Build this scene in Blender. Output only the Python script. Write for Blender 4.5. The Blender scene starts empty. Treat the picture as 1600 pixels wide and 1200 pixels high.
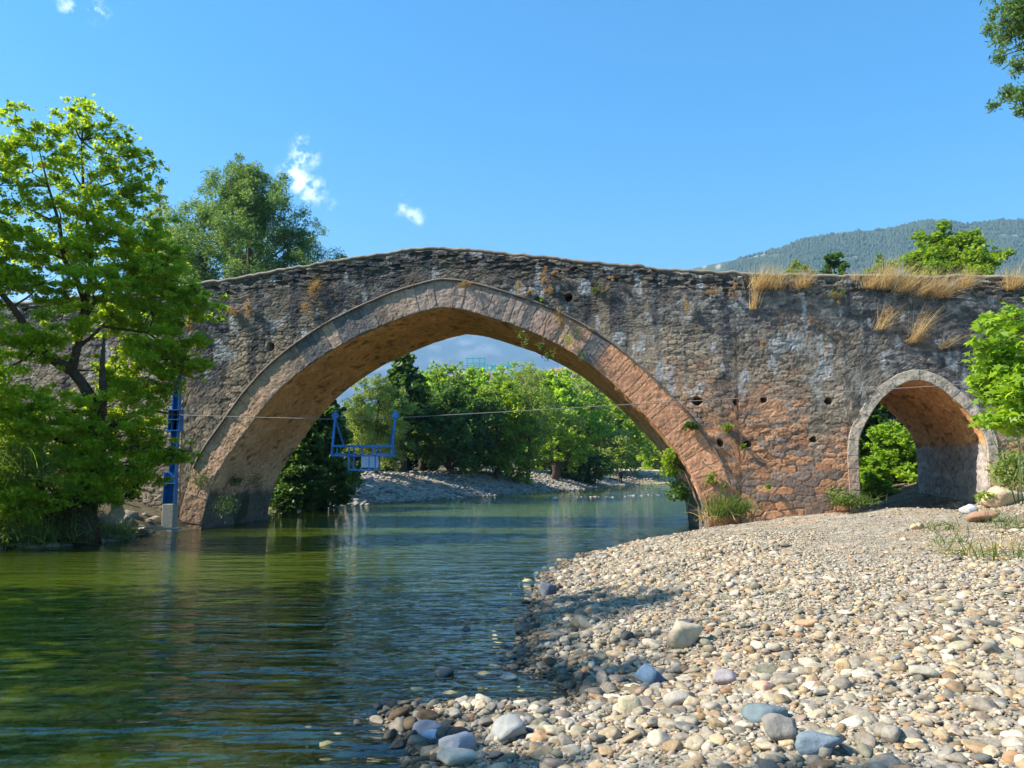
import bpy, math, random
import numpy as np
from mathutils import Vector
R = math.radians
random.seed(7); rng = np.random.default_rng(7)
sc = bpy.context.scene

# ------------------------------------------------------------------ camera
F = 1200.0; H = 1.9; HY = 733.0
PITCH = math.atan((HY-600)/F)
cam_d = bpy.data.cameras.new("camera"); cam = bpy.data.objects.new("camera", cam_d)
sc.collection.objects.link(cam); sc.camera = cam
cam_d.sensor_width = 36; cam_d.lens = 36*F/1600; cam_d.clip_end = 30000; cam_d.clip_start = 0.05
cam.location = (0, 0, H); cam.rotation_euler = (R(90)+PITCH, 0, 0)

# ------------------------------------------------------------------ world, sun, exposure
SUN_EL = 42.0; SUN_AZ = -98.0      # azimuth from +Y towards +X
w = bpy.data.worlds.new("World"); sc.world = w; w.use_nodes = True
nt = w.node_tree; nt.nodes.clear()
N = nt.nodes.new; L = nt.links.new
out = N('ShaderNodeOutputWorld'); bg = N('ShaderNodeBackground'); sky = N('ShaderNodeTexSky')
sky.sky_type = 'NISHITA'; sky.sun_disc = False; sky.sun_elevation = R(SUN_EL); sky.sun_rotation = R(SUN_AZ)
sky.altitude = 100; sky.air_density = 1.0; sky.dust_density = 0.3; sky.ozone_density = 1.4
hsv = N('ShaderNodeHueSaturation'); hsv.inputs['Saturation'].default_value = 1.56; hsv.inputs['Value'].default_value = .6; hsv.inputs['Hue'].default_value = .496
L(sky.outputs[0], hsv.inputs['Color'])
bg.inputs['Strength'].default_value = 0.15
# small clouds: direction blobs broken up by noise
def ray(px, py):
    x = (px-800)/F; y = -(py-600)/F
    return np.array([x, math.cos(PITCH)-y*math.sin(PITCH), math.sin(PITCH)+y*math.cos(PITCH)])
tc = N('ShaderNodeTexCoord')
cn = N('ShaderNodeTexNoise'); cn.inputs['Scale'].default_value = 55; cn.inputs['Detail'].default_value = 8; cn.inputs['Roughness'].default_value = 0.62
L(tc.outputs['Generated'], cn.inputs['Vector'])
acc = None
for (px, py, rad, st) in [(476, 238, 17, 1.0), (466, 252, 15, .9), (458, 270, 17, 1.0), (470, 285, 20, 1.0), (486, 297, 17, 1.0), (498, 292, 12, .8), (474, 312, 12, .8), (452, 262, 12, .6), (468, 215, 6, .7), (440, 248, 7, .5), (632, 322, 14, 0.75), (645, 332, 13, .75), (654, 348, 9, .6), (625, 336, 8, .5),
                          (518, 322, 8, .8), (150, 14, 14, .7), (105, 10, 12, .6), (40, 455, 60, .5), (100, 440, 50, .45)]:
    d = ray(px, py); d = d/np.linalg.norm(d)
    sub = N('ShaderNodeVectorMath'); sub.operation = 'DISTANCE'; L(tc.outputs['Generated'], sub.inputs[0]); sub.inputs[1].default_value = tuple(d)
    mr = N('ShaderNodeMapRange'); mr.inputs[1].default_value = 0; mr.inputs[2].default_value = rad/F*1.7
    mr.inputs[3].default_value = st; mr.inputs[4].default_value = 0; L(sub.outputs['Value'], mr.inputs[0])
    if acc is None: acc = mr.outputs[0]
    else:
        mx = N('ShaderNodeMath'); mx.operation = 'MAXIMUM'; L(acc, mx.inputs[0]); L(mr.outputs[0], mx.inputs[1]); acc = mx.outputs[0]
m1 = N('ShaderNodeMath'); m1.operation = 'MULTIPLY_ADD'; L(cn.outputs[0], m1.inputs[0]); m1.inputs[1].default_value = 6.0; m1.inputs[2].default_value = -3.3
m2 = N('ShaderNodeMath'); m2.operation = 'ADD'; L(m1.outputs[0], m2.inputs[0]); L(acc, m2.inputs[1])
m3 = N('ShaderNodeMath'); m3.operation = 'MULTIPLY'; m3.use_clamp = True; L(m2.outputs[0], m3.inputs[0]); L(acc, m3.inputs[1])
cm = N('ShaderNodeMixRGB'); L(m3.outputs[0], cm.inputs[0]); L(hsv.outputs[0], cm.inputs[1]); cm.inputs[2].default_value = (5, 5.3, 5.6, 1)
L(cm.outputs[0], bg.inputs['Color']); L(bg.outputs[0], out.inputs[0])

sun_d = bpy.data.lights.new("sun", 'SUN'); sun_o = bpy.data.objects.new("sun", sun_d); sc.collection.objects.link(sun_o)
sun_d.energy = 4.8; sun_d.angle = R(0.55); sun_d.color = (1.0, 0.94, 0.84)
SD = Vector((math.sin(R(SUN_AZ))*math.cos(R(SUN_EL)), math.cos(R(SUN_AZ))*math.cos(R(SUN_EL)), math.sin(R(SUN_EL))))
sun_o.rotation_euler = (-SD).to_track_quat('-Z', 'Y').to_euler()
sc.view_settings.view_transform = 'Standard'; sc.view_settings.look = 'None'
sc.view_settings.gamma = 1; sc.view_settings.exposure = 1.52
sc.cycles.max_bounces = 10; sc.cycles.diffuse_bounces = 6; sc.cycles.transparent_max_bounces = 12
sc.cycles.caustics_reflective = False; sc.cycles.caustics_refractive = False
sc.cycles.use_denoising = True
sc.cycles.sample_clamp_indirect = 8

# ------------------------------------------------------------------ helpers
C0 = np.array([0, 0, H])
def at(px, py, D):
    r = ray(px, py); return C0 + r*(D/r[1])
def atz(px, py, z=0.0):
    r = ray(px, py); return C0 + r*(z-H)/r[2]
A = R(6.2)
P0 = atz(312, 826)
U = np.array([math.cos(A), -math.sin(A), 0]); NB = np.array([math.sin(A), math.cos(A), 0])
def on_face(px, py, off=0.0):      # point of the photo on the bridge's front plane -> (s, z)
    r = ray(px, py); t = ((P0+NB*off-C0)@NB)/(r@NB); q = C0+r*t
    return (q-P0)@U, q[2]
def bw(s, d, z):                   # bridge frame -> world
    return P0 + U*s + NB*d + np.array([0, 0, z])

def tag(o, label=None, cat=None, group=None, kind=None):
    if label: o['label'] = label
    if cat: o['category'] = cat
    if group: o['group'] = group
    if kind: o['kind'] = kind
    return o
def empty(name, loc, label, cat, group=None, rz=0):
    o = bpy.data.objects.new(name, None); sc.collection.objects.link(o)
    o.location = tuple(loc); o.rotation_euler = (0, 0, rz); o.empty_display_size = 0.2
    return tag(o, label, cat, group)
def mesh(name, V, Fc, mat, parent=None, smooth=False, cols=None, attrs=None):
    """V (n,3); Fc: (m,k) array or list of lists. cols (n,3) base colour per vertex"""
    me = bpy.data.meshes.new(name); V = np.asarray(V, dtype=np.float32)
    if isinstance(Fc, np.ndarray):
        m, k = Fc.shape; loops = Fc.astype(np.int32).ravel(); starts = (np.arange(m)*k).astype(np.int32)
        me.vertices.add(len(V)); me.vertices.foreach_set('co', V.ravel())
        me.loops.add(m*k); me.loops.foreach_set('vertex_index', loops)
        me.polygons.add(m); me.polygons.foreach_set('loop_start', starts)
        me.update(calc_edges=True)
    else:
        me.from_pydata([tuple(map(float, v)) for v in V], [], [list(map(int, f)) for f in Fc]); me.update()
    if smooth: me.polygons.foreach_set('use_smooth', np.ones(len(me.polygons), dtype=bool))
    if cols is not None:
        a = me.color_attributes.new('Col', 'FLOAT_COLOR', 'POINT')
        c4 = np.ones((len(V), 4), dtype=np.float32); c4[:, :3] = cols; a.data.foreach_set('color', c4.ravel())
    if attrs:
        for k_, v_ in attrs.items():
            a = me.attributes.new(k_, 'FLOAT', 'POINT'); a.data.foreach_set('value', np.asarray(v_, dtype=np.float32))
    me.materials.append(mat)
    o = bpy.data.objects.new(name, me); sc.collection.objects.link(o)
    if parent: o.parent = parent
    return o
class MB:
    def __init__(s): s.V = []; s.F = []
    def poly(s, vs, fs):
        b = len(s.V); s.V += [tuple(map(float, v)) for v in vs]; s.F += [[b+i for i in f] for f in fs]
    def box(s, c, size, rz=0, ry=0, rx=0, bev=0.0):
        cx, cy, cz = c; a, b_, c_ = [q/2 for q in size]
        M = (Vector((0, 0, 0)),)
        from mathutils import Euler
        E_ = Euler((rx, ry, rz)).to_matrix()
        vs = []
        if bev <= 0:
            pts = [(x, y, z) for x in (-a, a) for y in (-b_, b_) for z in (-c_, c_)]
            fs = [(0, 1, 3, 2), (4, 6, 7, 5), (0, 4, 5, 1), (2, 3, 7, 6), (0, 2, 6, 4), (1, 5, 7, 3)]
            s.poly([E_ @ Vector(p) + Vector(c) for p in pts], fs); return
        e = bev
        ring = [(-a+e, -b_), (a-e, -b_), (a, -b_+e), (a, b_-e), (a-e, b_), (-a+e, b_), (-a, b_-e), (-a, -b_+e)]
        pts = []; 
        for z, k in ((-c_, e), (-c_+e, 0), (c_-e, 0), (c_, e)):
            for (x, y) in ring:
                pts.append((x-math.copysign(min(k, abs(x)), x)*(1 if k else 0), y-math.copysign(min(k, abs(y)), y)*(1 if k else 0), z))
        fs = []
        for j in range(3):
            for i in range(8): fs.append((j*8+i, j*8+(i+1) % 8, (j+1)*8+(i+1) % 8, (j+1)*8+i))
        fs.append(tuple(range(7, -1, -1))); fs.append(tuple(range(24, 32)))
        s.poly([E_ @ Vector(p) + Vector(c) for p in pts], fs)
    def bar(s, a, b, w_, d_=None):
        a = Vector(a); b = Vector(b); d_ = d_ or w_
        ax = (b-a).normalized(); ref = Vector((0, 1, 0)) if abs(ax.y) < .9 else Vector((1, 0, 0))
        u = ax.cross(ref).normalized(); v = ax.cross(u)
        vs = []
        for p in (a, b):
            for (i, j) in ((-1, -1), (1, -1), (1, 1), (-1, 1)): vs.append(p+u*i*w_/2+v*j*d_/2)
        s.poly(vs, [(0, 1, 5, 4), (1, 2, 6, 5), (2, 3, 7, 6), (3, 0, 4, 7), (3, 2, 1, 0), (4, 5, 6, 7)])
    def tube(s, pts, radii, n=8, jit=0):
        pts = [Vector(p) for p in pts]
        if not hasattr(radii, '__len__'): radii = [radii]*len(pts)
        b = len(s.V); u = None
        for i, p in enumerate(pts):
            t = (pts[min(i+1, len(pts)-1)]-pts[max(i-1, 0)])
            if t.length < 1e-9: t = Vector((0, 0, 1))
            t.normalize()
            if u is None: u = t.orthogonal().normalized()
            u = (u-t*u.dot(t)).normalized(); v = t.cross(u)
            for k in range(n):
                a_ = 2*math.pi*k/n; r = radii[i]*(1+(random.random()-.5)*jit)
                q = p+u*math.cos(a_)*r+v*math.sin(a_)*r; s.V.append((q.x, q.y, q.z))
        for i in range(len(pts)-1):
            for k in range(n):
                s.F.append([b+i*n+k, b+i*n+(k+1) % n, b+(i+1)*n+(k+1) % n, b+(i+1)*n+k])
        s.F.append([b+k for k in range(n)][::-1]); s.F.append([b+(len(pts)-1)*n+k for k in range(n)])
    def build(s, name, mat, parent=None, smooth=False):
        return mesh(name, np.array(s.V), s.F, mat, parent, smooth)

# numpy value noise
def _h(ix, iy, iz, seed):
    n_ = (ix.astype(np.int64)*374761393 + iy.astype(np.int64)*668265263 + iz.astype(np.int64)*2147483647 + seed*1274126177) & 0xffffffff
    n_ = ((n_ ^ (n_ >> 13))*1274126177) & 0xffffffff
    n_ = ((n_ ^ (n_ >> 16))*2246822519) & 0xffffffff
    return ((n_ ^ (n_ >> 15)) & 0xffffff)/float(0xffffff)
def vn2(x, y, seed=0):
    ix = np.floor(x); iy = np.floor(y); fx = x-ix; fy = y-iy
    fx = fx*fx*(3-2*fx); fy = fy*fy*(3-2*fy); z = np.zeros_like(ix)
    a = _h(ix, iy, z, seed); b = _h(ix+1, iy, z, seed); c = _h(ix, iy+1, z, seed); d = _h(ix+1, iy+1, z, seed)
    return (a*(1-fx)+b*fx)*(1-fy)+(c*(1-fx)+d*fx)*fy
def fb2(x, y, seed=0, o=4, g=.5):
    t = 0; am = 1; s_ = 0
    for k in range(o):
        t = t+am*vn2(x*2**k+17.3*k, y*2**k-9.1*k, seed+k*13); s_ += am; am *= g
    return t/s_
def vn3(x, y, z, seed=0):
    ix = np.floor(x); iy = np.floor(y); iz = np.floor(z); fx = x-ix; fy = y-iy; fz = z-iz
    fx = fx*fx*(3-2*fx); fy = fy*fy*(3-2*fy); fz = fz*fz*(3-2*fz); r = 0
    for a in (0, 1):
        for b in (0, 1):
            for c in (0, 1):
                r = r+_h(ix+a, iy+b, iz+c, seed)*(fx if a else 1-fx)*(fy if b else 1-fy)*(fz if c else 1-fz)
    return r
def ss(a, b, x):
    t = np.clip((x-a)/(b-a), 0, 1); return t*t*(3-2*t)
def lerp(a, b, t):
    return a+(b-a)*t
def cmix(a, b, t):
    return np.asarray(a)*(1-t[:, None])+np.asarray(b)*t[:, None]

# ------------------------------------------------------------------ materials
MATS = {}
def newmat(name):
    m = bpy.data.materials.new(name); m.use_nodes = True; nt = m.node_tree; nt.nodes.clear(); MATS[name] = m
    o = nt.nodes.new('ShaderNodeOutputMaterial'); return m, nt, o
def mat_col(name, rough=.85, nscale=30, namt=.35, bump=.3, bdist=.01, spec=.3, tint=None, voro=0, coarse=0):
    """base colour from the mesh's Col attribute (or a fixed colour), broken up by 3D noise, with bump"""
    m, nt, o = newmat(name); n = nt.nodes.new; l = nt.links.new
    p = n('ShaderNodeBsdfPrincipled'); p.inputs['Roughness'].default_value = rough; p.inputs['Specular IOR Level'].default_value = spec
    t = n('ShaderNodeTexCoord')
    no = n('ShaderNodeTexNoise'); no.inputs['Scale'].default_value = nscale; no.inputs['Detail'].default_value = 6; no.inputs['Roughness'].default_value = .65
    l(t.outputs['Object'], no.inputs['Vector'])
    mr = n('ShaderNodeMapRange'); mr.inputs[1].default_value = .25; mr.inputs[2].default_value = .75; mr.inputs[3].default_value = 1-namt; mr.inputs[4].default_value = 1+namt
    l(no.outputs[0], mr.inputs[0])
    mx = n('ShaderNodeMixRGB'); mx.blend_type = 'MULTIPLY'; mx.inputs[0].default_value = 1
    if tint is None:
        a = n('ShaderNodeAttribute'); a.attribute_name = 'Col'; l(a.outputs['Color'], mx.inputs[1])
    else: mx.inputs[1].default_value = (*tint, 1)
    src = mr.outputs[0]
    if coarse:
        n2 = n('ShaderNodeTexNoise'); n2.inputs['Scale'].default_value = coarse; n2.inputs['Detail'].default_value = 4; l(t.outputs['Object'], n2.inputs['Vector'])
        m2_ = n('ShaderNodeMapRange'); m2_.inputs[1].default_value = .3; m2_.inputs[2].default_value = .7; m2_.inputs[3].default_value = .6; m2_.inputs[4].default_value = 1.35
        l(n2.outputs[0], m2_.inputs[0]); mm = n('ShaderNodeMath'); mm.operation = 'MULTIPLY'; l(src, mm.inputs[0]); l(m2_.outputs[0], mm.inputs[1]); src = mm.outputs[0]
    l(src, mx.inputs[2]); l(mx.outputs[0], p.inputs['Base Color'])
    b = n('ShaderNodeBump'); b.inputs['Strength'].default_value = bump; b.inputs['Distance'].default_value = bdist
    l(no.outputs[0], b.inputs['Height']); l(b.outputs[0], p.inputs['Normal'])
    l(p.outputs[0], o.inputs[0]); return m
def mat_leaf(name, c1, c2, trans=.45, rough=.5, spec=.35):
    m, nt, o = newmat(name); n = nt.nodes.new; l = nt.links.new
    a = n('ShaderNodeAttribute'); a.attribute_name = 'tint'
    cr = n('ShaderNodeMixRGB'); l(a.outputs['Fac'], cr.inputs[0]); cr.inputs[1].default_value = (*c1, 1); cr.inputs[2].default_value = (*c2, 1)
    p = n('ShaderNodeBsdfPrincipled'); p.inputs['Roughness'].default_value = rough; p.inputs['Specular IOR Level'].default_value = spec
    l(cr.outputs[0], p.inputs['Base Color'])
    t = n('ShaderNodeBsdfTranslucent')
    br = n('ShaderNodeMixRGB'); br.blend_type = 'MULTIPLY'; br.inputs[0].default_value = 1; l(cr.outputs[0], br.inputs[1]); br.inputs[2].default_value = (1.9, 1.75, .8, 1)
    l(br.outputs[0], t.inputs['Color'])
    mx = n('ShaderNodeMixShader'); mx.inputs[0].default_value = trans; l(p.outputs[0], mx.inputs[1]); l(t.outputs[0], mx.inputs[2]); l(mx.outputs[0], o.inputs[0])
    return m
M_wall = mat_col('masonry', .92, 16, .38, .75, .03, spec=.15)
M_soffit = mat_col('soffit_stone', .9, 9, .4, .8, .04, spec=.15)
M_ring = mat_col('voussoir_stone', .9, 14, .32, .6, .02, spec=.15)
M_ground = mat_col('gravel_ground', .95, 28, .45, .9, .04, spec=.15, coarse=5)
M_stone = mat_col('stone', .8, 26, .42, .6, .014, spec=.25)
M_rock = mat_col('rock', .8, 9, .3, .6, .03, spec=.3)
M_bark = mat_col('bark', .95, 10, .5, .9, .04, tint=(.085, .062, .045), spec=.1)
M_barkpale = mat_col('pale_bark', .9, 8, .4, .6, .03, tint=(.24, .2, .15), spec=.1)
M_blue = mat_col('blue_paint', .42, 6, .18, .15, .004, tint=(.01, .175, .52), spec=.5, coarse=1.5)
def rusty(m, rust=(.16, .06, .025), lo=.6, hi=.68, sc_=4.5):
    nt = m.node_tree; n = nt.nodes.new; l = nt.links.new; p = [q for q in nt.nodes if q.type == 'BSDF_PRINCIPLED'][0]; src = p.inputs['Base Color'].links[0].from_socket
    t = n('ShaderNodeTexCoord'); no = n('ShaderNodeTexNoise'); no.inputs['Scale'].default_value = sc_; no.inputs['Detail'].default_value = 9; no.inputs['Roughness'].default_value = .7; l(t.outputs['Object'], no.inputs['Vector'])
    mr = n('ShaderNodeMapRange'); mr.inputs[1].default_value = lo; mr.inputs[2].default_value = hi; l(no.outputs[0], mr.inputs[0])
    mx = n('ShaderNodeMixRGB'); l(mr.outputs[0], mx.inputs[0]); l(src, mx.inputs[1]); mx.inputs[2].default_value = (*rust, 1); l(mx.outputs[0], p.inputs['Base Color'])
rusty(M_blue)
M_steel = mat_col('galvanised_steel', .5, 20, .2, .1, .003, tint=(.2, .19, .17), spec=.5)
M_conc = mat_col('concrete', .9, 12, .35, .5, .01, tint=(.34, .32, .28), spec=.2)
M_panel = mat_col('pale_panel', .55, 6, .15, .1, .003, tint=(.6, .66, .72), spec=.4)
M_drift = mat_col('driftwood', .9, 14, .35, .5, .01, tint=(.4, .36, .3), spec=.2)
M_lplane = mat_leaf('plane_leaves', (.16, .27, .015), (.42, .52, .04), .58)
M_lfar = mat_leaf('far_leaves', (.11, .2, .018), (.27, .37, .035), .5)
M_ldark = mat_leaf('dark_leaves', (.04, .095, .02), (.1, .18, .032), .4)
M_lgrey = mat_leaf('grey_green_leaves', (.13, .19, .045), (.28, .35, .1), .48)
M_leuc = mat_leaf('eucalypt_leaves', (.075, .15, .05), (.19, .28, .1), .42)
M_lbright = mat_leaf('bright_leaves', (.15, .27, .025), (.3, .44, .05), .55)
M_dry = mat_leaf('dry_grass', (.33, .22, .11), (.66, .53, .34), .4, .8, .1)
M_drybrown = mat_leaf('dry_plants', (.27, .17, .08), (.52, .37, .2), .3, .9, .1)
M_reed = mat_leaf('reed_leaves', (.12, .18, .06), (.28, .34, .16), .4)
M_grass = mat_leaf('green_grass', (.06, .11, .02), (.16, .22, .05), .45)
M_pine = mat_col('forest_cover', .95, .12, .4, 0, .1, tint=(.045, .068, .035), spec=.05)
M_white = mat_col('white_paint', .7, 4, .1, .1, .01, tint=(.75, .73, .7))
M_teal = mat_col('teal_paint', .5, 4, .1, .1, .01, tint=(.03, .42, .38))
M_skin = mat_col('skin', .6, 10, .05, .1, .002, tint=(.4, .24, .17))
M_cloth = mat_col('dark_cloth', .9, 10, .2, .2, .004, tint=(.02, .02, .024))
M_fur = mat_col('dark_fur', .9, 30, .3, .3, .01, tint=(.025, .02, .017))

# ------------------------------------------------------------------ haze
def haze_box(dens):
    m, nt, o = newmat('haze'); v = nt.nodes.new('ShaderNodeVolumePrincipled'); v.inputs['Density'].default_value = dens
    v.inputs['Color'].default_value = (.36, .66, 1, 1); v.inputs['Anisotropy'].default_value = .1; nt.links.new(v.outputs[0], o.inputs['Volume'])
    q = MB(); q.box((0, 5800, 590), (19000, 13400, 1300)); h = q.build('haze', m); h['kind'] = 'stuff'
    tag(h, 'thin blue summer haze between the river and the far mountains', 'haze'); h.location.z = -6
haze_box(2.0e-4)

# ------------------------------------------------------------------ terrain
RIV = np.array([(-22, -40), (-17, 0), (-14.6, 12), (-13.0, 18.5), (-11.0, 20.4), (-10.6, 22.6), (-10.3, 25.0), (-9.6, 30), (-10.3, 34), (-8.8, 40.4), (-6.1, 46.4),
                (-2.3, 55.2), (6, 72.5), (12.6, 92), (15, 98), (24, 101), (60, 104), (140, 108), (140, 92), (60, 90), (32, 84), (22, 68), (14.5, 50), (9.5, 36), (6.6, 29),
                (5.8, 23.2), (4.9, 22.6), (3.41, 20.6), (1.5, 17), (0.62, 14), (0.3, 10.4), (0.05, 8.4), (.02, 7.7), (.42, 7.35), (.62, 6.75), (.45, 6.35), (-.2, 6.5), (-.85, 6.45), (-1.0, 6.15), (-.62, 5.6), (-.55, 4.6), (-1.3, 3.2),
                (-3.2, 1), (-5, -5), (-7, -40)], dtype=float)
def river_sd(x, y):
    """signed distance to the waterline: positive on land"""
    d2 = np.full(x.shape, 1e12); inside = np.zeros(x.shape, bool)
    for i in range(len(RIV)):
        a = RIV[i]; b = RIV[(i+1) % len(RIV)]; e = b-a
        t = np.clip(((x-a[0])*e[0]+(y-a[1])*e[1])/(e@e), 0, 1)
        d2 = np.minimum(d2, (x-a[0]-t*e[0])**2+(y-a[1]-t*e[1])**2)
        c = ((a[1] > y) != (b[1] > y))
        if a[1] != b[1]: inside ^= c & (x < (b[0]-a[0])*(y-a[1])/(b[1]-a[1])+a[0])
    d = np.sqrt(d2); return np.where(inside, -d, d)
def ground_z(x, y):
    x = np.asarray(x, float); y = np.asarray(y, float)
    sd = river_sd(x, y)+(fb2(x*1.3, y*1.3, 5, 3)-.5)*.5*np.clip((y+5)/12, .3, 1)
    right = ss(-6, 0, x - 0.0*(y)) * (y < 60)
    # near gravel bar (right of the river, this side and under the bridge)
    zb = .98*(1-np.exp(-np.maximum(sd, 0)/3.6))
    zb = zb + .75*ss(12.2, 17, x)*ss(9, 17, y)*ss(60, 30, y)
    zb = zb - .22*np.exp(-((x-13.3)/1.3)**2)*ss(20.5, 22.5, y)
    # left bank and far banks
    zl = 1.6*ss(0, 7, sd)+.55*(1-np.exp(-np.maximum(sd, 0)/.5))+2.2*ss(6, 30, sd)
    zl = np.where(y > 32, 1.55*ss(-1, 7, sd)*np.clip(sd/1.5, 0, 1)+.1*np.clip(sd, 0, 1)+2.0*ss(8, 40, sd), zl)
    lf = np.where(y < 32, (x < -7).astype(float), 1.0)
    lf = np.where((y >= 32) & (x > 0) & (y < 50), ss(4, 10, y-30), lf)
    z = lerp(zb, zl, lf)
    bed = -1.25*(1-np.exp(sd/7.5))
    # riffle of stones beyond the arch
    for (ax, ay, bx, by) in ((-1.5, 46.5, 13.5, 60.5),):
        e = np.array([bx-ax, by-ay]); t = np.clip(((x-ax)*e[0]+(y-ay)*e[1])/(e@e), 0, 1)
        dd = np.hypot(x-ax-t*e[0], y-ay-t*e[1]); bed = np.maximum(bed, np.where(sd < 0, -.1-.1*dd/1.5, -9))
    z = np.where(sd > 0, z, bed)
    z = z+(fb2(x*.8, y*.8, 3, 3)-.5)*.16*np.clip(np.abs(sd)/2, 0, 1)+(fb2(x*4, y*4, 9, 2)-.5)*.04
    r = np.hypot(x, y)
    z = z+np.where(sd > 0, 12*ss(130, 420, r)*ss(-200, 100, y), 0)
    z = z-8*ss(30, 80, -y)*0
    return z
def axis(a, b, fine, lo, hi, growth=1.12):
    v = list(np.arange(a, b+1e-6, fine)); st = fine
    while v[-1] < hi: st *= growth; v.append(v[-1]+st)
    st = fine; f_ = []
    x = a
    while x > lo: st *= growth; x -= st; f_.append(x)
    return np.array(f_[::-1]+v)
def grid(xs, ys):
    X, Y = np.meshgrid(xs, ys); nx = len(xs); ny = len(ys)
    i = np.arange(nx*ny).reshape(ny, nx)
    Fq = np.stack([i[:-1, :-1].ravel(), i[:-1, 1:].ravel(), i[1:, 1:].ravel(), i[1:, :-1].ravel()], 1)
    return X.ravel(), Y.ravel(), Fq
X, Y, Fq = grid(axis(-15, 22, .17, -9000, 9000), axis(2.5, 33, .17, -600, 12000))
Z = ground_z(X, Y); SDg = river_sd(X, Y)
n1 = fb2(X*.6, Y*.6, 21, 4); n2 = fb2(X*6, Y*6, 22, 3)
gravel = cmix((.26, .215, .16), (.42, .37, .29), n2); gravel = cmix(gravel, (.36, .27, .18), ss(.5, .68, n1))
wetc = np.array((.13, .105, .07)); algae = cmix((.2, .2, .06), (.36, .31, .13), n2)
col = gravel
soil = cmix((.10, .085, .045), (.15, .12, .07), n2)
leftm = np.where(Y < 32, (X < -7), (SDg > 5)).astype(float)
dirt = ss(12.5, 15, X)*ss(13, 16, Y)*ss(.38, .6, fb2(X*.7, Y*.7, 31, 3))
col = cmix(col, (.42, .25, .15), dirt*.6)
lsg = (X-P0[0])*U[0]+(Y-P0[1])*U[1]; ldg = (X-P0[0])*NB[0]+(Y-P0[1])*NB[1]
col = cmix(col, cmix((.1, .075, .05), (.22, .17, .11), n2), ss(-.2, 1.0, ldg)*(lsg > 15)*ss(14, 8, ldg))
col = cmix(col, soil, leftm)
farveg = ss(30, 60, np.hypot(X, Y-60))*ss(6, 10, SDg)
col = cmix(col, (.06, .085, .03), farveg)
col = cmix(col, cmix((.42, .3, .2), (.6, .46, .34), n2), ss(13, 9, np.hypot(X-21, (Y-109)*1.1)))
col = cmix(col, wetc, ss(.14, .03, Z)*(1-leftm*.5))
col = cmix(col, algae, ss(-.02, -.15, Z))
mesh('ground', np.stack([X, Y, Z], 1), Fq, M_ground, smooth=True, cols=col)['kind'] = 'structure'

# ------------------------------------------------------------------ water
m, nt_, o_ = newmat('water'); n = nt_.nodes.new; l = nt_.links.new
t = n('ShaderNodeTexCoord')
def wnoise(sx, sy, detail, rz=0.0, rough=.5):
    mp = n('ShaderNodeMapping'); mp.inputs['Scale'].default_value = (sx, sy, 1); mp.inputs['Rotation'].default_value = (0, 0, rz)
    l(t.outputs['Object'], mp.inputs[0]); q = n('ShaderNodeTexNoise'); q.inputs['Scale'].default_value = 1; q.inputs['Detail'].default_value = detail
    q.inputs['Roughness'].default_value = rough; l(mp.outputs[0], q.inputs['Vector']); return q.outputs[0]
wa = wnoise(.9, 3.0, 2, R(8)); wb = wnoise(3.0, 9.0, 2, R(-12)); wc = wnoise(.25, .8, 2)
b1 = n('ShaderNodeBump'); b1.inputs['Distance'].default_value = .2; ac = n('ShaderNodeAttribute'); ac.attribute_name = 'chop'; l(ac.outputs['Fac'], b1.inputs['Strength']); l(wa, b1.inputs['Height'])
b2 = n('ShaderNodeBump'); b2.inputs['Distance'].default_value = .015; b2.inputs['Strength'].default_value = 1.0; l(wb, b2.inputs['Height']); l(b1.outputs[0], b2.inputs['Normal'])
b3 = n('ShaderNodeBump'); b3.inputs['Distance'].default_value = .06; l(wc, b3.inputs['Height']); l(b2.outputs[0], b3.inputs['Normal'])
fr = n('ShaderNodeFresnel'); fr.inputs['IOR'].default_value = 1.6; l(b3.outputs[0], fr.inputs['Normal'])
gl = n('ShaderNodeBsdfGlossy'); gl.inputs['Roughness'].default_value = .03; gl.inputs['Color'].default_value = (1, 1, 1, 1); l(b3.outputs[0], gl.inputs['Normal'])
tr = n('ShaderNodeBsdfTransparent'); tr.inputs['Color'].default_value = (.86, .93, .74, 1)
df = n('ShaderNodeBsdfDiffuse'); df.inputs['Color'].default_value = (.17, .25, .018, 1)
at_ = n('ShaderNodeAttribute'); at_.attribute_name = 'turb'
mb = n('ShaderNodeMixShader'); l(at_.outputs['Fac'], mb.inputs[0]); l(tr.outputs[0], mb.inputs[1]); l(df.outputs[0], mb.inputs[2])
mf = n('ShaderNodeMixShader'); l(fr.outputs[0], mf.inputs[0]); l(mb.outputs[0], mf.inputs[1]); l(gl.outputs[0], mf.inputs[2]); l(mf.outputs[0], o_.inputs[0])
M_water = m
X, Y, Fq = grid(axis(-26, 14, .4, -60, 150, 1.1), axis(0, 60, .4, -45, 125, 1.1))
Zg = ground_z(X, Y); turb = 1-np.exp(-np.maximum(-Zg, 0)*.55)
mesh('river_water', np.stack([X, Y, np.zeros_like(X)], 1), Fq, M_water, smooth=True, attrs={'turb': np.clip(turb*.95, 0, .93), 'chop': np.clip((.34+.5*ss(13, 27, Y)+.45*(fb2(X*.16, Y*.22, 14, 3)-.4))*(1-.45*ss(-4, -9, X)*ss(26, 20, Y)), .1, 1)})['kind'] = 'structure'

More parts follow.
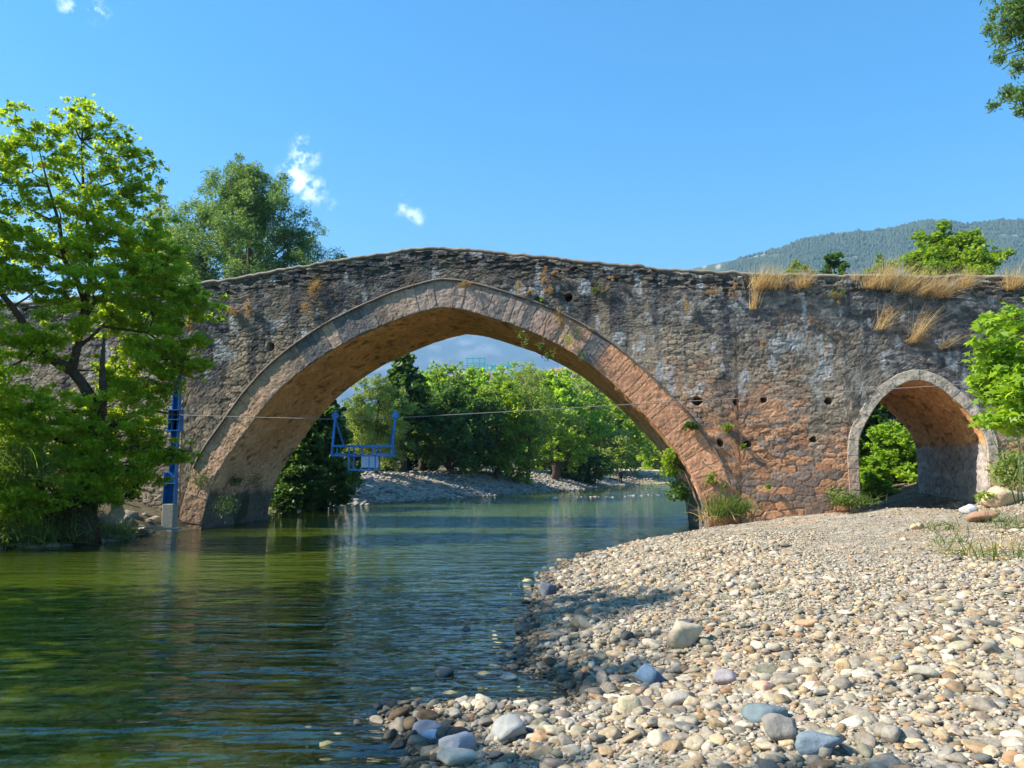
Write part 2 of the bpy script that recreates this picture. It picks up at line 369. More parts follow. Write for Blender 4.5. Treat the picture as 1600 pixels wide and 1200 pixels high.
# ------------------------------------------------------------------ mountains
def ridge(name, D, sky_px, depth, seed, mat, col_fn, rough=.08, nx=420, ny=70):
    px = np.array([p[0] for p in sky_px], float); py = np.array([p[1] for p in sky_px], float)
    xs = np.linspace(px[0], px[-1], nx); ysk = np.interp(xs, px, py)
    zc = np.array([at(a, b, D)[2] for a, b in zip(xs, ysk)]); xc = np.array([at(a, 700, D)[0] for a in xs])
    V = []; tt = np.linspace(-1, .6, ny)
    for t_ in tt:
        sh = np.clip(1-abs(t_)**1.15, 0, 1) if t_ < 0 else 1-.9*(t_/.6)**1.3
        yy = D+depth*t_; k = yy/D
        nz = (fb2(xc/D*9+seed, np.full_like(xc, t_*2.6+seed), seed, 5)-.5)*rough*2
        h = zc*k*sh*(1+nz*(abs(t_) > .02)*min(1, abs(t_)*5)) if t_ < 0 else zc*sh
        V.append(np.stack([xc*k, np.full_like(xc, yy)+(nz*depth*.3), np.maximum(h, -5)], 1))
    V = np.concatenate(V); i = np.arange(nx*ny).reshape(ny, nx)
    Fq = np.stack([i[:-1, :-1].ravel(), i[:-1, 1:].ravel(), i[1:, 1:].ravel(), i[1:, :-1].ravel()], 1)
    o = mesh(name, V, Fq, mat, smooth=True, cols=col_fn(V)); o['kind'] = 'structure'; return V.reshape(ny, nx, 3)
M_mount = mat_col('mountain', .95, .02, .35, 0, 1, spec=.05)
def c_for(V):
    q = fb2(V[:, 0]/60, (V[:, 1]+V[:, 2]*3)/60, 3, 4); return cmix(cmix((.04, .06, .03), (.07, .09, .045), q), (.3, .27, .23), ss(.66, .75, q))
def c_far(V):
    q = fb2(V[:, 0]/140, (V[:, 1]*.3+V[:, 2]*2)/140, 8, 5); return cmix((.035, .05, .05), (.13, .125, .12), ss(.5, .7, q))
MR = ridge('mountain_forested', 1500, [(980, 440), (1060, 428), (1110, 416), (1160, 405), (1200, 396), (1260, 377), (1330, 363), (1400, 359), (1440, 350), (1470, 343), (1500, 345), (1530, 351), (1565, 348), (1600, 344), (1700, 350), (1850, 372), (2100, 430)],
           650, 3, M_mount, c_for, rough=.1)
ridge('mountain_distant', 5200, [(-400, 560), (0, 540), (200, 500), (420, 478), (600, 468), (760, 470), (900, 476), (1050, 470), (1200, 480), (1500, 520), (2000, 560)], 2600, 11, M_mount, c_far, rough=.28)
# trees on the forested mountain: nobody could count them
ico_v = None
def ico(sub):
    import bmesh
    b = bmesh.new(); bmesh.ops.create_icosphere(b, subdivisions=sub, radius=1); v = np.array([q.co[:] for q in b.verts]); f = np.array([[x.index for x in q.verts] for q in b.faces]); b.free(); return v, f
iv1, if1 = ico(1); iv2, if2 = ico(2); iv3, if3 = ico(3)
def scatter(name, protos, pos, scl, rotz, mat, cols, tilt=None, smooth=True, parent=None):
    Vs = []; Fs = []; Cs = []; base = 0; k = len(pos); pid = rng.integers(0, len(protos), k)
    for pi, (pv, pf) in enumerate(protos):
        idx = np.where(pid == pi)[0]
        if not len(idx): continue
        v = pv[None]*scl[idx][:, None, :]
        if tilt is not None:
            ca = np.cos(tilt[idx])[:, None]; sa = np.sin(tilt[idx])[:, None]
            v = np.stack([v[..., 0]*ca-v[..., 2]*sa, v[..., 1], v[..., 0]*sa+v[..., 2]*ca], -1)
        c = np.cos(rotz[idx])[:, None]; s_ = np.sin(rotz[idx])[:, None]
        v = np.stack([v[..., 0]*c-v[..., 1]*s_, v[..., 0]*s_+v[..., 1]*c, v[..., 2]], -1)+pos[idx][:, None, :]
        nvv = pv.shape[0]; f = pf[None]+(np.arange(len(idx))*nvv)[:, None, None]+base
        Vs.append(v.reshape(-1, 3)); Fs.append(f.reshape(-1, 3)); base += len(idx)*nvv
        if cols is not None: Cs.append(np.repeat(cols[idx], nvv, 0))
    return mesh(name, np.concatenate(Vs), np.concatenate(Fs), mat, parent, smooth, cols=np.concatenate(Cs) if cols is not None else None)
nT = 60000
fi = rng.uniform(18, 43, nT); fj = rng.uniform(60, 410, nT)
a0 = fi.astype(int); b0 = fj.astype(int)
pos = MR[a0, b0]+(MR[np.minimum(a0+1, 69), b0]-MR[a0, b0])*(fi-a0)[:, None]+(MR[a0, np.minimum(b0+1, 419)]-MR[a0, b0])*(fj-b0)[:, None]
hh = rng.uniform(4.5, 9, nT); keep = fb2(pos[:, 0]/45, (pos[:, 1]+pos[:, 2]*2)/45, 77, 3) > .36
pos = pos[keep]; hh = hh[keep]; pos[:, 2] += hh*.2
scl = np.stack([hh*.42, hh*.42, hh*.6], 1)
cone = iv1.copy(); cone[:, :2] *= np.clip(1.15-.75*(cone[:, 2:3]+1)/2*1.2, .1, 2)
tcol = cmix((.028, .045, .02), (.06, .085, .035), rng.random(len(pos)))
scatter('forest', [(cone, if1)], pos, scl, rng.uniform(0, 6, len(pos)), M_rock, tcol)['kind'] = 'stuff'
tag(bpy.data.objects['forest'], 'dark green pine forest covering the mountain slope', 'forest')
# bare tan hill with a lookout
def hillock(name, px, D, top, halfw, seed, colr):
    c = at(px, top, D); xs = np.linspace(-1, 1, 60); X_, Y_ = np.meshgrid(xs, xs); r_ = np.hypot(X_, Y_)
    W_ = halfw*D/F
    h = c[2]*np.clip(1-r_**2, 0, 1)**.6*(1+.12*(fb2(X_.ravel()*3+9, Y_.ravel()*3, seed, 3).reshape(X_.shape)-.5))
    V = np.stack([c[0]+X_*W_, D+Y_*W_*.8, h], -1).reshape(-1, 3); i = np.arange(3600).reshape(60, 60)
    Fq = np.stack([i[:-1, :-1].ravel(), i[:-1, 1:].ravel(), i[1:, 1:].ravel(), i[1:, :-1].ravel()], 1)
    o = mesh(name, V, Fq, M_mount, smooth=True, cols=cmix(colr, np.array(colr)*.6, rng.random(3600)*.5)); o['kind'] = 'structure'
    return c
hc = hillock('hill', 745, 520, 579, 130, 5, (.3, .21, .14)); hillock('hill', 880, 560, 577, 110, 6, (.36, .24, .16))
bd = empty('hilltop_terrace', (hc[0], 520, hc[2]-2), 'white terrace building with turquoise roof and railings on the bare hill beyond the trees', 'building')
q = MB(); q.box((2, 0, 2.2), (52, 14, 5)); q.box((22, -4, 1.2), (10, 8, 5)); q.build('wall', M_white, bd)
q = MB(); q.box((6, 0, 5.2), (30, 15, 1)); q.box((19, 0, 7.6), (9, 8, 3.6)); q.build('roof', M_teal, bd)
q = MB()
for i in range(9): q.box((-14+i*4.2, -7, 8.3), (.7, .7, 5.5))
q.box((2.8, -7, 9.5), (35, .6, .6)); q.build('railing', M_teal, bd)
q = MB()
for x_ in (-10, -4, 3, 8): q.box((x_, 0, 12), (.9, .9, 14))
q.box((-1, 0, 18), (20, .8, .8)); q.box((-1, 0, 13), (20, .8, .8)); q.build('mast', M_teal, bd)
q = MB(); q.box((28, -5, 4), (6, 5, 9)); q.box((36, -5, 3), (5, 5, 6)); q.build('annex', M_white, bd)
q = MB(); q.box((33, -5, 9), (14, .6, 3)); q.build('wind_screen', M_teal, bd); bd.scale = (.66, .66, .66); bd.location.z -= 1.5

# ------------------------------------------------------------------ bridge
W = 4.95
IN = np.array([(0.02, -.6), (0.08, .2), (0.28, 1.1), (.62, 1.95), (1.35, 3.0), (1.93, 3.8), (2.65, 4.58), (3.54, 5.28), (4.68, 5.97), (6.2, 6.62), (7.1, 6.9), (7.8, 7.06), (8.6, 6.93), (10.15, 6.42), (11.2, 5.95), (12.3, 5.3), (13.2, 4.55),
               (13.97, 3.78), (14.8, 2.85), (15.45, 1.9), (15.85, .9), (15.98, .2), (16.02, -.6)])
IN2 = np.array([(20.4, -.3), (20.4, 1.3), (20.42, 2.6), (20.62, 3.2), (21.08, 3.9), (21.6, 4.33), (22.15, 4.52), (22.7, 4.35), (23.25, 3.87), (23.68, 3.38), (23.93, 2.9), (24.0, 2.45), (24.0, 1.3), (24.0, -.3)])
def smoothcurve(P, n):
    d = np.r_[0, np.cumsum(np.hypot(*np.diff(P, axis=0).T))]; t = np.linspace(0, d[-1], n)
    # catmull-rom
    from bisect import bisect
    out_ = []
    for q in t:
        i = min(max(bisect(list(d), q)-1, 0), len(P)-2); f_ = (q-d[i])/(d[i+1]-d[i])
        p1, p2 = P[i], P[i+1]; p0 = P[i-1] if i > 0 else p1; p3 = P[i+2] if i+2 < len(P) else p2
        m1_ = (p2-p0)*.5; m2_ = (p3-p1)*.5
        if abs(p1[0]-7.8) < .01: m1_ = p2-p1
        if abs(p2[0]-7.8) < .01: m2_ = p2-p1
        out_.append((2*f_**3-3*f_**2+1)*p1+(f_**3-2*f_**2+f_)*m1_+(-2*f_**3+3*f_**2)*p2+(f_**3-f_**2)*m2_)
    return np.array(out_)
IC = smoothcurve(IN, 240); IC2 = smoothcurve(IN2, 160)
def offset(Cv, th):
    tg = np.gradient(Cv, axis=0); tg /= np.linalg.norm(tg, axis=1)[:, None]; nn = np.stack([-tg[:, 1], tg[:, 0]], 1)
    return Cv+nn*(th[:, None] if hasattr(th, 'shape') else th)
OC = offset(IC, np.interp(IC[:, 0], [0, 7.8, 16], [.78, .88, .95])); OC2 = offset(IC2, .31)
TOP = [on_face(*q) for q in [(-600, 545), (-300, 505), (-100, 485), (0, 475), (37, 472), (200, 458), (250, 452), (290, 446), (350, 438), (440, 420), (520, 408), (600, 395), (650, 389), (680, 387), (710, 388.5), (760, 393), (850, 402), (950, 413), (1050, 420), (1160, 428), (1300, 430), (1400, 431), (1500, 432), (1600, 434), (1800, 440), (2100, 455)]]
TOP = np.array(TOP)
S0, S1 = -17.0, 34.0
def top_z(s): return np.interp(s, TOP[:, 0], TOP[:, 1])
def top_edge(s): return top_z(s)+(fb2(s*1.7, s*0+3, 41, 3)-.5)*.09+(fb2(s*6, s*0, 42, 2)-.5)*.07
HOLES = [(on_face(a, b), r) for a, b, r in [(1090, 627, .13), (1150, 628, .09), (1193, 624, .09), (1294, 627, .11), (1125, 692, .1), (1168, 694, .1), (1271, 687, .1), (423, 542, .15), (889, 465, .13)]]
def cells(x, y, sx, sy, seed, jit=.42):
    """irregular stones: nearest and second nearest jittered site; returns edge distance, id hash"""
    gx = x/sx; gy = y/sy; row = np.floor(gy); 
    ix = np.floor(gx); iy = row
    f1 = np.full(x.shape, 9.); f2 = np.full(x.shape, 9.); hid = np.zeros(x.shape)
    for dj in (-1, 0, 1):
        for di in (-2, -1, 0, 1, 2):
            cx = ix+di; cy = iy+dj; off_ = (cy % 2)*.5
            h1 = _h(cx, cy, cx*0, seed); h2 = _h(cx, cy, cx*0, seed+1)
            dx = (cx+.5+off_+(h1-.5)*2*jit-gx); dy = (cy+.5+(h2-.5)*2*jit*.8-gy)
            d = np.sqrt(dx*dx+(dy*.95)**2)
            nw = d < f1; f2 = np.where(nw, f1, np.minimum(f2, d)); hid = np.where(nw, _h(cx, cy, cx*0, seed+2), hid); f1 = np.where(nw, d, f1)
    return f2-f1, hid
def masonry(s, z, top, lod=1.0):
    """height (out of the wall) and base colour of the rubble face at (s, z)"""
    wx = s+(fb2(s*2.2, z*2.2, 51, 3)-.5)*.16; wz = z+(fb2(s*2.2+40, z*2.2, 52, 3)-.5)*.12
    eA, hA = cells(wx, wz, .31, .125, 61)      # rubble
    eB, hB = cells(wx, wz, .52, .23, 71, .3)      # larger coursed stone low on the right
    eC, hC = cells(wx, wz, .26, .085, 81, .4)  # thin stacked slabs under the coping
    big = ss(2.6, 1.6, z+(fb2(s*.7, z*.7, 53, 2)-.5)*2.2)*ss(14, 16, s)
    slab = ss(.75, .45, top-z+(fb2(s*1.1, z, 54, 2)-.5)*.5)
    e = lerp(lerp(eA, eB, (big > .5)*1.), eC, (slab > .5)*1.); h = lerp(lerp(hA, hB, (big > .5)*1.), hC, (slab > .5)*1.)
    joint = ss(.02, .13, e)
    # mortar rendering covers part of the stones
    cover = ss(.5, .7, fb2(s*1.1, z*1.3, 55, 4))*(1-slab)*(1-.7*big)
    ht = (joint*.016*(1-.7*cover)+(h-.5)*.02*(1-.6*cover))
    ht += (fb2(s*5, z*6, 56, 3)-.5)*.02+(fb2(s*18, z*22, 66, 2)-.5)*.018+(fb2(s*.5, z*.5, 57, 3)-.5)*.08
    ht += -slab*(h > .72)*.07+slab*(h < .25)*.03
    # colours
    nA = fb2(s*.45, z*.5, 58, 4); nF = fb2(s*9, z*11, 59, 4); nM = fb2(s*2.3, z*2.9, 60, 4); st = fb2(s*2.4, z*.28, 62, 4)
    dark = cmix((.075, .068, .064), (.23, .205, .18), nF*.6+h*.4)
    pale = cmix((.2, .19, .175), (.38, .355, .31), nF)
    up = cmix(dark, pale, ss(.45, .64, nM*.45+nF*.25+st*.2+h*.15)*.8); up = cmix(up, np.array((.3, .21, .14)), ss(.5, .68, fb2(s*.9, z*1.2, 68, 4))*.4)
    up = cmix(up, np.array((.05, .05, .06)), (h > .78)*joint*.7)
    tan = cmix((.2, .155, .11), (.4, .31, .22), nF*.6+h*.4)
    red = cmix((.31, .14, .07), (.52, .29, .165), nF*.5+h*.5)
    red = cmix(red, np.array((.17, .15, .135)), ((h*7.3) % 1 > .66)*joint*.75)
    lim = np.interp(s, [-10, 0, 3, 8, 13, 16, 20, 24, 30], [5.4, 5.8, 6.6, 6.6, 6.0, 5.0, 4.6, 4.6, 4.6])
    low = ss(1.3, -1.5, z-lim+(nA-.5)*4.0+(st-.5)*3.2)
    wr = ss(9, 14.5, s+(nA-.5)*3)
    up = up*.84; lowc = cmix(tan, red, wr*ss(3.9, 2.0, z+(nA-.5)*2.5+(nM-.5)*2-1.2*(s < 19)))
    c = cmix(up, lowc, low)
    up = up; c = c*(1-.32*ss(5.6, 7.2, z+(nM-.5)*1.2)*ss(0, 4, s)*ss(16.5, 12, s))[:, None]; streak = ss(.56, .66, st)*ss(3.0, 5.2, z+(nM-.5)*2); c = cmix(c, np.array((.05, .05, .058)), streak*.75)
    c = cmix(c, np.array((.36, .36, .36)), ss(.64, .72, fb2(s*3.2, z*1.6, 63, 4))*ss(2.5, 5, z)*.7)
    c = cmix(c, np.array((.36, .31, .24)), slab*ss(.2, .0, top-z)*.6)
    c = c*(1+(((h*13.7) % 1)-.5)*.7*(1-.75*cover))[:, None]; jv = ss(.2, .5, fb2(s*1.7, z*2.1, 67, 3)); c = cmix(c, cmix((.2, .19, .175), (.4, .375, .34), nF), (1-joint)*(1-low)*jv*.5*(1-slab)*ss(.35, .6, nM)); jc = 1-(1-joint)*(1-cover)*.62*jv*(.25+.75*np.maximum(low, slab)); c = c*jc[:, None]
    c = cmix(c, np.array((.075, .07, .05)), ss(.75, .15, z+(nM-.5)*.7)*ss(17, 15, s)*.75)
    return ht, c
br = empty('stone_bridge', tuple(P0), 'humped stone bridge with one great pointed arch over the river and a small side arch', 'bridge', rz=-A)
def col_bottom(s):
    """lower edge of the wall face over column s (top of the arch rings)"""
    lo = np.full(s.shape, -.8)
    i = np.argsort(OC[:, 0]); zz = np.interp(s, OC[i, 0], OC[i, 1]-.04, left=-.8, right=-.8)
    return np.maximum(lo, zz)
def face(segs, d0, sgn, dz0, name, holes=True):
    Vs = []; Fs = []; Cs = []; base = 0
    for (a, b, fn, kf) in segs:
        dz = dz0*kf
        n_s = int((b-a)/dz)+1; s = np.linspace(a, b, n_s); lo = fn(s); hi = top_edge(s); nz_ = int(8.6/dz) if fn is col_bottom else int(5/dz)
        t_ = np.linspace(0, 1, nz_)[:, None]; SS = np.repeat(s[None], nz_, 0); ZZ = lo[None]+(hi-lo)[None]*t_; TT = np.repeat(hi[None], nz_, 0)
        sf = SS.ravel(); zf = ZZ.ravel(); ht, c = masonry(sf, zf, TT.ravel())
        edge = ss(0, .12, TT.ravel()-zf)
        dd = d0-sgn*(ht*edge-(1-edge)*.05)
        if holes:
            for (hs, hz), r in HOLES:
                q_ = np.hypot((sf-hs)*(1+.2*np.sin(hs*9)), zf-hz)+(fb2(sf*9, zf*9, 90, 2)-.5)*.07; ins = q_ < r
                dd = np.where(ins, d0+.75, dd)
        Vs.append(np.stack([sf, dd, zf], 1)); Cs.append(c)
        i = np.arange(n_s*nz_).reshape(nz_, n_s)+base
        f = np.stack([i[:-1, :-1].ravel(), i[:-1, 1:].ravel(), i[1:, 1:].ravel(), i[1:, :-1].ravel()], 1)
        if sgn < 0: f = f[:, ::-1]
        Fs.append(f); base += n_s*nz_
    return mesh(name, np.concatenate(Vs), np.concatenate(Fs), M_wall, br, True, cols=np.concatenate(Cs))
i2 = np.argsort(OC2[:, 0]); e0, e1 = OC2[:, 0].min()+.03, OC2[:, 0].max()-.03
def small_bottom(s):
    pts = OC2[(OC2[:, 1] > 1.0)]; m_ = pts[:, 0].argsort(); return np.interp(s, pts[m_, 0], pts[m_, 1]-.03)
segs = [(S0, -11.5, col_bottom, 4), (-11.5, e0, col_bottom, 1), (e0, e1, small_bottom, 1), (e1, 27.0, col_bottom, 1), (27.0, S1, col_bottom, 4)]
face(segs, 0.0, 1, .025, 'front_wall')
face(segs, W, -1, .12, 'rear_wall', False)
# arch rings: individually cut voussoirs
def ring(name, I_, O_, d0, bl, depth, seed, colf, proud, sgn=1, res=.016, split=.35):
    """cut stones of an arch: one continuous face with fine joints, a stained colour and a return into the vault"""
    r_ = random.Random(seed); d = np.r_[0, np.cumsum(np.hypot(*np.diff(I_, axis=0).T))]
    th = float(np.mean(np.hypot(*(O_-I_).T))); cuts = [0.]
    while cuts[-1] < d[-1]: cuts.append(cuts[-1]+bl*r_.uniform(.6, 1.45))
    cuts = np.array(cuts); nb = len(cuts); sp = np.array([r_.uniform(.35, .65) if r_.random() < split else 9. for _ in range(nb)])
    cb = np.array([colf((np.interp(min(c, d[-1]), d, I_[:, 0]), np.interp(min(c, d[-1]), d, I_[:, 1])), r_) for c in cuts]); cb2 = cb*np.array([[r_.uniform(.85, 1.15)] for _ in range(nb)])
    nt_ = int(d[-1]/res); nv = int(th/res)+1; t = np.linspace(0, d[-1], nt_); v = np.linspace(0, 1, nv)
    T, Vv = np.meshgrid(t, v); T = T.ravel(); Vv = Vv.ravel()
    px_ = np.interp(T, d, I_[:, 0]); pz_ = np.interp(T, d, I_[:, 1]); ox = np.interp(T, d, O_[:, 0]); oz = np.interp(T, d, O_[:, 1])
    wob = (fb2(T*2.5, Vv*2, seed+1, 3)-.5)*.05; Tw = np.clip(T+wob*1.2, 0, d[-1]); k = np.clip(np.searchsorted(cuts, Tw)-1, 0, nb-2)
    ej = np.minimum(Tw-cuts[k], cuts[k+1]-Tw); es = np.abs(Vv-sp[k]-wob*.3)*th; ej = np.minimum(ej, es)
    jn = ss(.002, .016, ej); n1 = fb2(T*6, Vv*th*6, seed+3, 4); n2 = fb2(px_*1.4, pz_*.9+Vv, seed+4, 4); n3 = fb2(T*18, Vv*th*18, seed+5, 2)
    edge_n = (fb2(T*4, T*0+seed, seed+6, 3)-.5)*.035; Vx = Vv+edge_n*(Vv > .9)/th
    X_ = px_+(ox-px_)*Vx; Z_ = pz_+(oz-pz_)*Vx
    dd = d0-sgn*(proud+jn*.008+(n1-.5)*.03+(n3-.5)*.012-.02*ss(.05, 0, Vv)*ss(.4, .7, n1)-.012*(k % 2)*ss(.4, .6, n2))
    col = np.where((Vv > sp[k])[:, None], cb[k], cb2[k]); col = col*.62+np.array([np.interp(T, cuts, cb[:, j]) for j in range(3)]).T*.38
    col = col*(.5+.5*n1+.5*n2)[:, None]*(1-(1-jn)*.42*ss(.3, .6, n2+.1))[:, None]
    col = cmix(col, np.array((.09, .083, .08)), ss(.56, .7, fb2(px_*2.2, pz_*.4, seed+8, 4))*ss(3.6, 5.5, pz_)*.6)
    V = np.stack([X_, dd, Z_], 1); i = np.arange(nt_*nv).reshape(nv, nt_)
    def quads(i): return np.stack([i[:-1, :-1].ravel(), i[:-1, 1:].ravel(), i[1:, 1:].ravel(), i[1:, :-1].ravel()], 1)
    f = quads(i); base = len(V)
    inner = V[i[0]].copy(); inner[:, 1] = d0+sgn*depth; outer = V[i[-1]].copy(); outer[:, 1] = d0+sgn*.12
    V = np.concatenate([V, inner, outer]); a = np.arange(nt_)
    f2 = quads(np.stack([base+a, i[0]])); f3 = quads(np.stack([i[-1], base+nt_+a])); col = np.concatenate([col, col[i[0]], col[i[-1]]])
    f = np.concatenate([f, f2, f3]); f = f[:, ::-1] if sgn > 0 else f
    return mesh(name, V, f, M_ring, br, False, cols=col)
def ring_col(p, r_):
    s, z = p
    if s < 7: base = lerp(np.array((.46, .29, .185)), np.array((.37, .265, .195)), np.clip((z-3)/3, 0, 1))
    else: base = lerp(np.array((.56, .28, .155)), np.array((.34, .25, .2)), np.clip((z-4.8)/1.6, 0, 1))
    if z > 4.8 and r_.random() < .35: base = np.array((.14, .13, .125))
    if z < .8: base = base*.55
    return base*r_.uniform(.92, 1.08)
def ring2_col(p, r_):
    b = np.array((.42, .35, .27)) if p[1] > 2.2 else (np.array((.36, .25, .18)) if p[0] < 22 else np.array((.42, .31, .2)))
    return b*r_.uniform(.9, 1.1)
ring('arch_ring', IC, OC, 0.0, .3, .04, 5, ring_col, .018)
ring('side_arch_ring', IC2, OC2, 0.0, .36, .04, 6, ring2_col, .03, split=0)
ring('rear_arch_ring', IC, OC, W, .3, .04, 7, ring_col, .018, -1, .08)
ring('rear_side_arch_ring', IC2, OC2, W, .36, .04, 8, ring2_col, .03, -1, .06)
# thin drip course above the great ring
def drip():
    Oo = offset(OC, .0); Ot = offset(OC, .055); sel = (OC[:, 1] > 1.9); V = []; 
    I_ = Oo[sel]; O_ = Ot[sel]; n_ = len(I_)
    for a_, b_ in zip(I_, O_): V += [(a_[0], .02, a_[1]), (a_[0], -.085, a_[1]), (b_[0], -.085, b_[1]), (b_[0], .02, b_[1])]
    Fs_ = []
    for i in range(n_-1):
        for k in range(4): Fs_.append((4*i+k, 4*i+(k+1) % 4, 4*i+4+(k+1) % 4, 4*i+4+k))
    V = np.array(V); V[:, 1] += (fb2(V[:, 0]*4, V[:, 2]*4, 4, 3)-.5)*.06
    mesh('hood_mould', V, np.array(Fs_), M_ring, br, False, cols=cmix((.12, .105, .09), (.25, .2, .16), fb2(V[:, 0]*3, V[:, 2]*3, 5, 3)))
drip()
# barrels
def barrel(name, Cv, colf, n_d=110, nrm=1, amp=.06):
    n_ = len(Cv); tg = np.gradient(Cv, axis=0); tg /= np.linalg.norm(tg, axis=1)[:, None]; nn = np.stack([-tg[:, 1], tg[:, 0]], 1)
    arc = np.r_[0, np.cumsum(np.hypot(*np.diff(Cv, axis=0).T))]; dd = np.linspace(.0, W-.0, n_d)
    Aa, Dd = np.meshgrid(arc, dd); k = np.tile(np.arange(n_), n_d); a_ = Aa.ravel(); d_ = Dd.ravel()
    wx = d_+(fb2(d_*2, a_*2, 5, 2)-.5)*.15; wa = a_+(fb2(d_*2, a_*2, 6, 2)-.5)*.08
    e, h = cells(wx, wa, .62, .27, 91, .3); j = ss(.02, .12, e)
    rough_ = fb2(d_*3, a_*5, 92, 4); off_ = .012+(j*.022+(h-.5)*.02+(rough_-.5)*amp+(fb2(d_*.7, a_*.7, 93, 2)-.5)*.08)*ss(0, .25, d_)*ss(W, W-.25, d_)
    pit = ss(.66, .72, fb2(d_*2.6, a_*6, 94, 3)); off_ = off_-pit*.05
    P = Cv[k]-nn[k]*(off_[:, None])
    V = np.stack([P[:, 0], d_, P[:, 1]], 1); i = np.arange(n_*n_d).reshape(n_d, n_)
    Fq = np.stack([i[:-1, :-1].ravel(), i[1:, :-1].ravel(), i[1:, 1:].ravel(), i[:-1, 1:].ravel()], 1)
    return mesh(name, V, Fq, M_soffit, br, True, cols=colf(V, h, j, rough_, pit, fb2(d_*.8, a_*.8, 95, 3)))
def c_soff(V, h, j, r_, pit, lo):  # vault colours brightened and reddened to stand in for light bounced off the water
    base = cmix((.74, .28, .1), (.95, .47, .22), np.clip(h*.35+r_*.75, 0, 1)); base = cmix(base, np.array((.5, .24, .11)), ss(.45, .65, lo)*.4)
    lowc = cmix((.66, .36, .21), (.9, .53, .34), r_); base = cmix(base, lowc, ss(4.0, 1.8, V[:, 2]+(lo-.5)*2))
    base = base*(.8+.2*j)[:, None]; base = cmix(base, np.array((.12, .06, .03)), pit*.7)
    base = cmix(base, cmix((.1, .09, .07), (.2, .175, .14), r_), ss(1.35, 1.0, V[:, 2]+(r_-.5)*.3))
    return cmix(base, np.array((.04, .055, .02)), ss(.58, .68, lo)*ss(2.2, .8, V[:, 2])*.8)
def c_soff2(V, h, j, r_, pit, lo):
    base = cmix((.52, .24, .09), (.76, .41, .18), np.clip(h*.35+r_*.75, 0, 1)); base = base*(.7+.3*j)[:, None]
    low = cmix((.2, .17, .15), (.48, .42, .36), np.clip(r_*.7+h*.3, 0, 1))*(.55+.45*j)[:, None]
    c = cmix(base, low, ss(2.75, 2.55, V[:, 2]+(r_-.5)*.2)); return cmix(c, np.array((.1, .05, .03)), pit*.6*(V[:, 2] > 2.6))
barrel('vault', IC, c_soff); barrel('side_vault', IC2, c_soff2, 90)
# coping, deck and inner parapet
def strip(name, d_a, d_b, z_hi, z_lo, mat, seed, ds=.12, rough=.05, colA=(.3, .26, .2), colB=(.17, .15, .13)):
    s = np.arange(S0, S1, ds); tz = top_edge(s); prof = [(d_a, z_lo), (d_a-.01, z_lo*.4+z_hi*.6), (d_a+.05, z_hi), ((d_a*2+d_b)/3, z_hi+.015), ((d_a+d_b*2)/3, z_hi+.02), (d_b-.05, z_hi), (d_b+.01, z_lo*.4+z_hi*.6), (d_b, z_lo)]
    V = []
    for (d_, z_) in prof: V.append(np.stack([s, d_+(fb2(s*3, s*0+d_*7, seed, 3)-.5)*rough*1.6, tz+z_+(fb2(s*2.6, s*0+d_*9+z_, seed+1, 3)-.5)*rough], 1))
    m_ = len(prof); n_ = len(s); V = np.stack(V, 1).reshape(-1, 3); i = np.arange(n_*m_).reshape(n_, m_)
    Fs_ = [(i[a, b], i[a+1, b], i[a+1, (b+1) % m_], i[a, (b+1) % m_]) for a in range(n_-1) for b in range(m_)]
    mesh(name, V, np.array(Fs_), mat, br, True, cols=cmix(colA, colB, fb2(V[:, 0]*2.4, V[:, 1]*4, seed, 4)))
strip('coping', -.035, .5, .045, -.06, M_ring, 21)
strip('rear_coping', W-.5, W+.03, .045, -.06, M_ring, 25)
ss_ = np.arange(S0, S1+.01, 1.0); M_inner = mat_col('inner_parapet', .9, 6, .4, .8, .04, tint=(.22, .19, .16), spec=.1)
for dp in (.44, W-.44):
    q = MB()
    for a, b in zip(ss_[:-1], ss_[1:]):
        za, zb_ = top_z(np.array([a, b])); q.poly([(a, dp, za-.02), (b, dp, zb_-.02), (b, dp, zb_-.9), (a, dp, za-.9)], [(0, 1, 2, 3)])
    q.build('parapet_inner_face', M_inner, br)
q = MB()
for a, b in zip(ss_[:-1], ss_[1:]):
    za, zb_ = top_z(np.array([a, b])); q.poly([(a, .3, za-.85), (b, .3, zb_-.85), (b, W-.3, zb_-.85), (a, W-.3, za-.85)], [(0, 1, 2, 3)])
q.build('deck', mat_col('deck_cobbles', .9, 8, .4, .8, .04, tint=(.28, .25, .2), spec=.1), br)

# ------------------------------------------------------------------ stones
def rockshape(v, r_, facets, amp, freq):
    """unit sphere vertices -> river stone: rounded or broken along flat facets"""
    d = np.ones(len(v))
    for _ in range(facets):
        nn = r_.normal(size=3); nn /= np.linalg.norm(nn); c = v@nn; dd = r_.uniform(.42, .88)
        d = np.minimum(d, np.where(c > 0.05, dd/np.maximum(c, .05), 9))
    o_ = r_.uniform(0, 50, 3); nz_ = vn3(v[:, 0]*freq+o_[0], v[:, 1]*freq+o_[1], v[:, 2]*freq+o_[2], 3)
    return v*(d*(1+(nz_-.5)*amp))[:, None]
prng = np.random.default_rng(3)
PR_hi = [(rockshape(iv2, prng, prng.integers(6, 18), .26, 1.5), if2) for _ in range(26)]
PR_lo = [(rockshape(iv1, prng, prng.integers(2, 8), .3, 1.4), if1) for _ in range(14)]
PAL = np.array([(.50, .48, .45), (.58, .56, .52), (.42, .41, .39), (.34, .34, .34), (.52, .46, .37), (.56, .47, .34), (.46, .36, .25), (.52, .35, .23), (.25, .27, .29), (.30, .32, .28), (.45, .43, .36), (.62, .6, .55), (.38, .29, .21), (.5, .42, .38)])*.66
PWT = np.array([.13, .11, .11, .09, .12, .09, .06, .035, .05, .05, .08, .06, .03, .04]); PWT /= PWT.sum()
